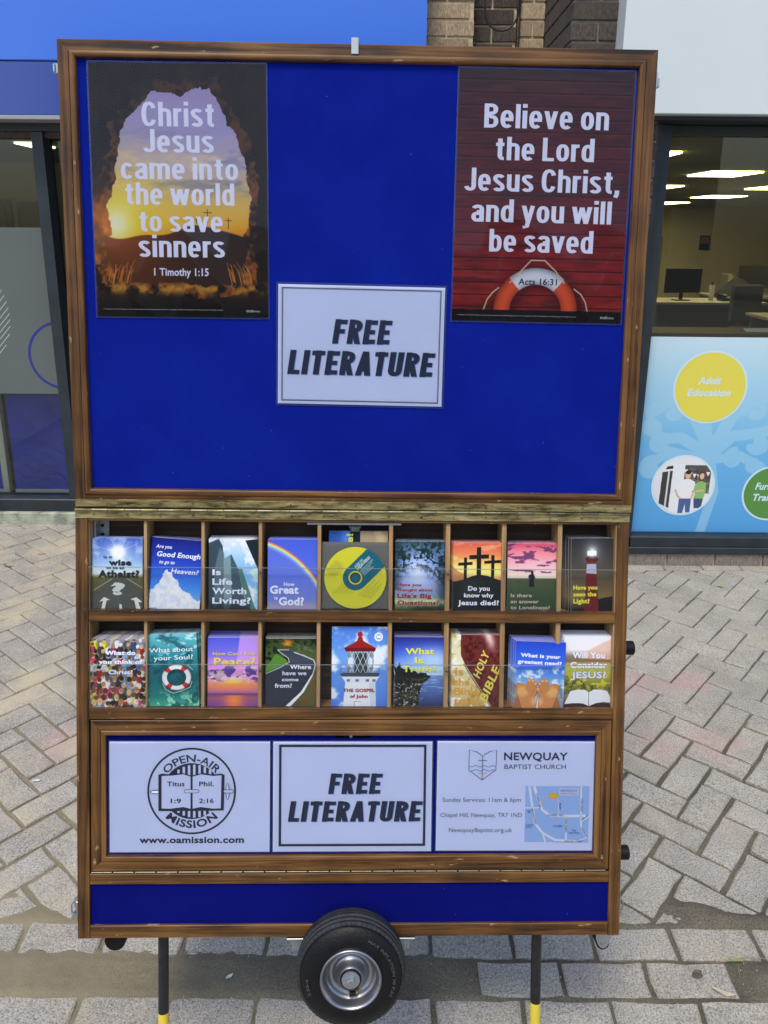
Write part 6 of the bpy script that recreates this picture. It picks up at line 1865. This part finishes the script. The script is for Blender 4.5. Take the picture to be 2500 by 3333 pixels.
# design, art, (centre x, bottom, width, height, tilt), lines[(text, x0, x1, baseline, cap, bold, shear, rot)], ink, stack, (dx, dy), label of the front one, word for its copies
BK = [
 ("atheist", c_atheist, (-.4297, .6068, .0905, .1293, 0), [("Is it", .23, .40, .285, .040, .03, 0, 0), ("wise", .33, .785, .387, .090, .055, 0, 0), ("to be an", .28, .64, .437, .042, .035, 0, 0), ("Atheist?", .12, .94, .558, .108, .055, 0, 0)], DK, 3, (.0002, .0010),
  "booklet about atheism with sun and road on its cover, leftmost in the upper row"),
 ("heaven", c_good, (-.3275, .6055, .0916, .1300, -4.4), [("Are you", .05, .37, .145, .050, .02, .2, 0), ("Good Enough", .07, .95, .262, .072, .03, .2, 0), ("to go to", .13, .45, .360, .050, .025, .2, 0), ("Heaven?", .38, .93, .485, .068, .02, .2, 0)], WHT, 4, (-.0016, .0010),
  "tilted blue booklet with white cloud asking about heaven in the upper row"),
 ("worth", c_worth, (-.2205, .6066, .0888, .1296, 0), [("Is", .075, .25, .513, .085, SER, 0, 0), ("Life", .075, .48, .648, .092, SER, 0, 0), ("Worth", .075, .77, .778, .090, SER, 0, 0), ("Living?", .075, .86, .913, .088, SER, 0, 0)], WHT, 5, (-.0003, .0012),
  "booklet with grey skyscrapers seen from below in the upper row"),
 ("great", c_great, (-.1134, .6058, .0896, .1303, 0), [("How", .33, .55, .655, .052, .03, 0, 0), ("Great", .05, .63, .765, .115, .04, 0, 0), ("is", .14, .21, .845, .046, .03, 0, 0), ("God?", .23, .74, .927, .115, .04, 0, 0)], WHT, 4, (.0004, .0013),
  "blue booklet with a rainbow in the upper row left of the compact disc"),
 ("cdbook", c_cdbook, (.0066, .6080, .1080, .1420, 0), [("ere!", .05, .16, .12, .11, .02, 0, 0)], YEL, 1, (.0, .0010),
  "booklet standing behind the compact disc, only its blue and tan top showing"),
 ("big", c_big, (.1198, .6058, .0905, .1281, 0), [("Have you", .05, .53, .645, .045, .04, 0, 0), ("thought about", .05, .77, .718, .045, .04, 0, 0), ("Life's Big", .05, .74, .815, .066, .05, 0, 0), ("Questions?", .05, .90, .912, .066, .05, 0, 0)], RED, 4, (.0002, .0012),
  "booklet with sunbeams through trees and red lettering, right of the compact disc"),
 ("died", c_died, (.2270, .6043, .0925, .1272, 0), [("Do you", .30, .73, .688, .068, SER, 0, 0), ("know why", .22, .81, .785, .062, SER, 0, 0), ("Jesus died?", .10, .92, .898, .072, SER, 0, 0)], WHT, 5, (-.0010, .0012),
  "booklet with three black crosses on a hill at sunset"),
 ("lonely", c_lonely, (.3272, .6031, .0928, .1280, 0), [("Is there", .07, .49, .770, .052, .014, 0, 0), ("an answer", .07, .63, .858, .052, .014, 0, 0), ("to Loneliness?", .07, .855, .945, .052, .014, 0, 0)], (196, 184, 170), 5, (.0010, .0013),
  "booklet with a lone figure in a field under a pink sky"),
 ("light", c_light, (.4386, .6045, .0780, .1378, .8), [("Have you", .05, .62, .690, .058, .045, 0, 0), ("seen the", .05, .60, .780, .058, .045, 0, 0), ("Light?", .05, .44, .875, .062, .045, 0, 0)], YEL, 6, (-.0040, -.0015),
  "dark booklet with a lit red and white lighthouse, rightmost in the upper row"),
 ("crowd", c_crowd, (-.4265, .4252, .0990, .1284, 0), [("What do", .27, .82, .225, .062, .05, 0, 0), ("you think of", .15, .95, .355, .062, .05, 0, 0), ("Christ?", .33, .77, .500, .062, .05, 0, 0)], WHT, 9, (.0012, .0016),
  "booklet with a dense crowd of people, leftmost in the lower row"),
 ("soul", c_soul, (-.3280, .4275, .0925, .1335, 2.6), [("What about", .07, .93, .245, .062, .012, 0, 0), ("your Soul?", .15, .92, .355, .062, .012, 0, 0)], (214, 236, 240), 6, (.0006, -.0002),
  "green sea booklet with a white and red lifebuoy in the lower row"),
 ("peace", c_peace, (-.2198, .4253, .0935, .1294, 0), [("How Can I Find", .10, .93, .250, .046, .015, 0, 0), ("Peace?", .12, .93, .400, .115, .03, 0, 0)], (226, 202, 74), 6, (-.0006, .0018),
  "booklet with a violet and orange sunset over the sea in the lower row"),
 ("road", c_road, (-.1147, .4256, .0918, .1280, 0), [("Where", .48, .90, .440, .064, .022, 0, 0), ("have we", .33, .81, .528, .060, .022, 0, 0), ("come", .32, .65, .615, .050, .022, 0, 0), ("from?", .18, .52, .710, .062, .022, 0, 0)], WHT, 5, (-.0004, .0012),
  "booklet with a winding road and white verge line in the lower row"),
 ("john", c_john, (.0110, .4280, .1026, .1476, 0), [("THE GOSPEL", .21, .775, .818, .044, .045, 0, 0), ("of John", .33, .65, .892, .044, .045, 0, 0)], RED, 0, (0, 0),
  "larger booklet with a red topped white lighthouse in the middle of the lower row"),
 ("truth", c_truth, (.1203, .4262, .0897, .1310, 0), [("What", .22, .81, .245, .088, SER, 0, 0), ("Is", .41, .60, .370, .085, SER, 0, 0), ("Truth?", .16, .86, .495, .088, SER, 0, 0)], YEL, 5, (-.0003, .0014),
  "booklet with a dusky lake shore and yellow lettering in the lower row"),
 ("bible", c_bible, (.2270, .4254, .0925, .1362, 0), [("Is", .07, .23, .555, .110, .025, 0, 0), ("the", .05, .36, .690, .095, .025, 0, 0), ("Bible", .06, .55, .820, .100, .025, 0, 0), ("true?", .05, .55, .950, .098, .025, 0, 0), ("HOLY", .555, 1.13, .60, .105, .03, .22, 68), ("BIBLE", .70, 1.48, .93, .115, .03, .22, 68)], (214, 158, 50), 6, (-.0004, .0012),
  "booklet with a brown leather Bible on its cover in the lower row"),
 ("need", c_need, (.3398, .4228, .0925, .1290, -1.8), [("What is your", .10, .90, .225, .055, .045, 0, -1.5), ("greatest need?", .05, .93, .318, .055, .045, 0, -1.5)], WHT, 7, (-.0008, .0018),
  "blue booklet with two cupped hands, second from the right in the lower row"),
 ("will", c_will, (.4352, .4234, .0930, .1364, 0), [("Will You", .17, .82, .300, .082, .035, 0, 0), ("Consider", .13, .87, .435, .082, .035, 0, 0), ("JESUS?", .15, .85, .575, .092, .035, 0, 0)], WHT, 6, (-.0012, .0012),
  "booklet with an open Bible before a yellow field, rightmost in the lower row"),
]
COPY_LABEL = {"atheist": "further atheism booklet standing behind the front one with the sun and road", "heaven": "further blue cloud booklet standing behind the tilted front one", "worth": "further skyscraper booklet standing behind the front one",
 "great": "further rainbow booklet standing behind the front one", "cdbook": "further blue and tan booklet standing behind the compact disc", "big": "further sunbeam booklet standing behind the front one with red lettering", "died": "further booklet standing behind the front one with three crosses",
 "lonely": "further booklet standing behind the lone figure booklet", "light": "further dark booklet standing beside and behind the red lighthouse one", "crowd": "further crowd booklet standing behind the front one", "soul": "further sea booklet standing behind the front one with the lifebuoy",
 "peace": "further sunset booklet standing behind the front violet one", "road": "further winding road booklet standing behind the front one", "truth": "further lake shore booklet standing behind the front one", "bible": "further leather Bible booklet standing behind the front one",
 "need": "further blue booklet standing behind the cupped hands one", "will": "further open Bible booklet standing behind the front rightmost one"}
ORD = ("first", "second", "third", "fourth", "fifth", "sixth", "seventh", "eighth", "ninth")
TH_ = .0024
brng = random.Random(3)
for key, art, (cx, vb, bw, bh, rot), lines, col, cnt, (dx, dy), lab in BK:
    n0 = {"cdbook": -.022, "crowd": -.0040, "need": -.0040}.get(key, -.0125)
    e = empty("booklet", place(LOW, cx, vb, rot, n0) @ Matrix.Rotation(rad(-1.0), 4, 'X'), lab, "booklet")
    pg = MB().box(-bw / 2, bw / 2, 0, bh, -TH_, -.0002).build("pages", M['pages'], e)
    cv = sheet("cover", print_mat("cover print " + key, art(), .30, .15), -bw / 2, 0, bw / 2, bh, 0, e)
    behind = []
    for k in range(cnt):
        b = e.copy(); COL.objects.link(b)
        for ch in (pg, cv):
            c_ = ch.copy(); COL.objects.link(c_); c_.parent = b
        j = brng.uniform(-.0008, .0008)
        sp = .0058 if cnt < 7 else .0045
        b.matrix_basis = place(LOW, cx + dx * (k + 1) + j, vb + max(0, .0) + dy * .25 * (k + 1) * (1 if dy > 0 else 0), rot * (.5 if k else .8) + brng.uniform(-.4, .4), n0 - sp * (k + 1)) @ Matrix.Rotation(rad(-1.0), 4, 'X')
        b["label"] = ORD[k] + " " + COPY_LABEL[key]; b["group"] = "booklets behind the front " + {"cdbook": "disc"}.get(key, key) + " one"
        behind.append(b)
    for s_, x0, x1, yb, cp, bo, shr, ro in lines:
        tgt = MB()
        if key == "cdbook":
            text(tgt, "ere!", .405 * bw - bw / 2, .405 * bw - bw / 2 + .040, bh - .044, .012, .0005, .03, 0, rot=90); tgt.build("lettering", ink(col), e); continue
        ro2 = ro
        X0 = (x0 - .5) * bw; X1 = X0 + (x1 - x0) * bw
        if key in ("worth", "died", "truth", "peace", "soul", "will", "big", "crowd", "bible") and s_ not in ("HOLY", "BIBLE"):
            # printed drop shadow
            if key != "bible": text(SH_ := MB(), s_, X0 + .0004, X1 + .0004, (1 - yb) * bh - .0004, cp * bh, .0003, bo, shr, ro2); SH_.build("letter_shadow", ink((226, 214, 220) if key == "big" else (24, 26, 40)), e)
        text(tgt, s_, X0, X1, (1 - yb) * bh, cp * bh, .0005, bo, shr, ro2)
        tgt.build("lettering", ink((220, 200, 84) if s_ in ("HOLY", "BIBLE") else col), e)
    if key == "atheist":
        q = MB(); text(q, "?", -.012 * 1, .014, (1 - .80) * bh, .0225, .0003, .06); q.build("road_marking", ink((206, 210, 202)), e)

# compact disc in its clear sleeve
cd = empty("compact_disc", place(LOW, .0016, .6671, 0, -.0105), "yellow and teal compact disc in a clear sleeve in the upper row", "disc")
YD, TD = mat("yellow disc print", (.78, .74, .03), .3), mat("teal disc print", (.0, .145, .20), .25, coat=.5)
R0 = .0567
MB().ring(0, 0, .0100, R0, .0, 96).build("disc_face", YD, cd)
MB().lathe([(R0, -.0012), (R0 + .0004, -.0006), (R0, -.0001)], 96).build("disc_rim", M['steel'], cd)
te = MB()
pts = []
r1 = .0230
for i in range(25):
    t = rad(135 + 180 * i / 24); pts.append((r1 * math.cos(t), r1 * math.sin(t)))
def edge_pt(off):
    # where the teal band, running up to the right at 45 degrees, meets the disc rim
    a = math.acos(min(1, abs(off) / R0)); base = rad(45)
    return base + (math.pi / 2 - a) * (1 if off > 0 else -1)
a0, a1 = edge_pt(-r1), edge_pt(r1)
for i in range(13):
    t = a0 + (a1 - a0) * i / 12; pts.append(((R0 - .0001) * math.cos(t), (R0 - .0001) * math.sin(t)))
te.poly(pts, .0002)
te.build("teal_band", TD, cd)
MB().ring(0, 0, .0100, .0125, .0004, 48).build("hub_ring", YD, cd)
MB().ring(0, 0, .0072, .0099, .0003, 48).disc(0, 0, .0072, -.0008).build("hub_hole", mat("smoky hub", (.05, .05, .045), .2), cd)
t = MB()
def rt(txt, px, py, wd, cp, bo=.02, tgt=None):
    """text running up to the right at 45 degrees, start given in the turned frame"""
    c = math.cos(rad(45))
    text(tgt or t, txt, px * c - py * c, px * c - py * c + wd, px * c + py * c, cp, .0006, bo, 0, 45)
rt("SURE OF", .013, .0125, .0200, .0044, .03); rt("HEAVEN?", .0135, .0062, .0320, .0058, .04)
for k, s_ in enumerate(("A SELECTION OF 21 READINGS", "FROM JOHN'S GOSPEL WITH", "SHORT COMMENT TO", "EXPLAIN THE MEANING")):
    rt(s_, .0145, .0012 - k * .0034, (.032, .028, .020, .024)[k], .0020, .01)
t.build("lettering", ink((206, 226, 226)), cd)
t = MB()
for k in range(8): rt("Selected readings from the Bible text", -.032 + .002 * abs(k - 3), .0460 - k * .0026, .034 - .003 * abs(k - 3), .0011, .0, t)
for k in range(9): rt("Made for free distribution and sharing", -.050 + .003 * k, .0080 - k * .0030, .027, .0011, .0, t)
for k, s_ in enumerate(("PART 1. JESUS THE LIVING WORD", "John chapters 1 to 4", "PART 2. JESUS CHANGES LIVES", "John chapters 5 to 12", "PART 3. THE WAY OF THE CROSS", "John chapters 13 to 21")):
    rt(s_, -.018 + .002 * k, -.0285 - k * .0034, (.042, .026, .040, .026, .036, .026)[k], .0013, .01, t)
t.build("small_lettering", ink((84, 84, 30)), cd)
MB().box(-.0618, .0612, -.0577, .0650, .0012, .0016).build("clear_sleeve", M['acrylic'], cd)
MB().box(-.0618, .0612, -.0577, .0650, -.0040, -.0036).build("sleeve_back", mat("grey sleeve back", (.14, .135, .125), .5), cd)
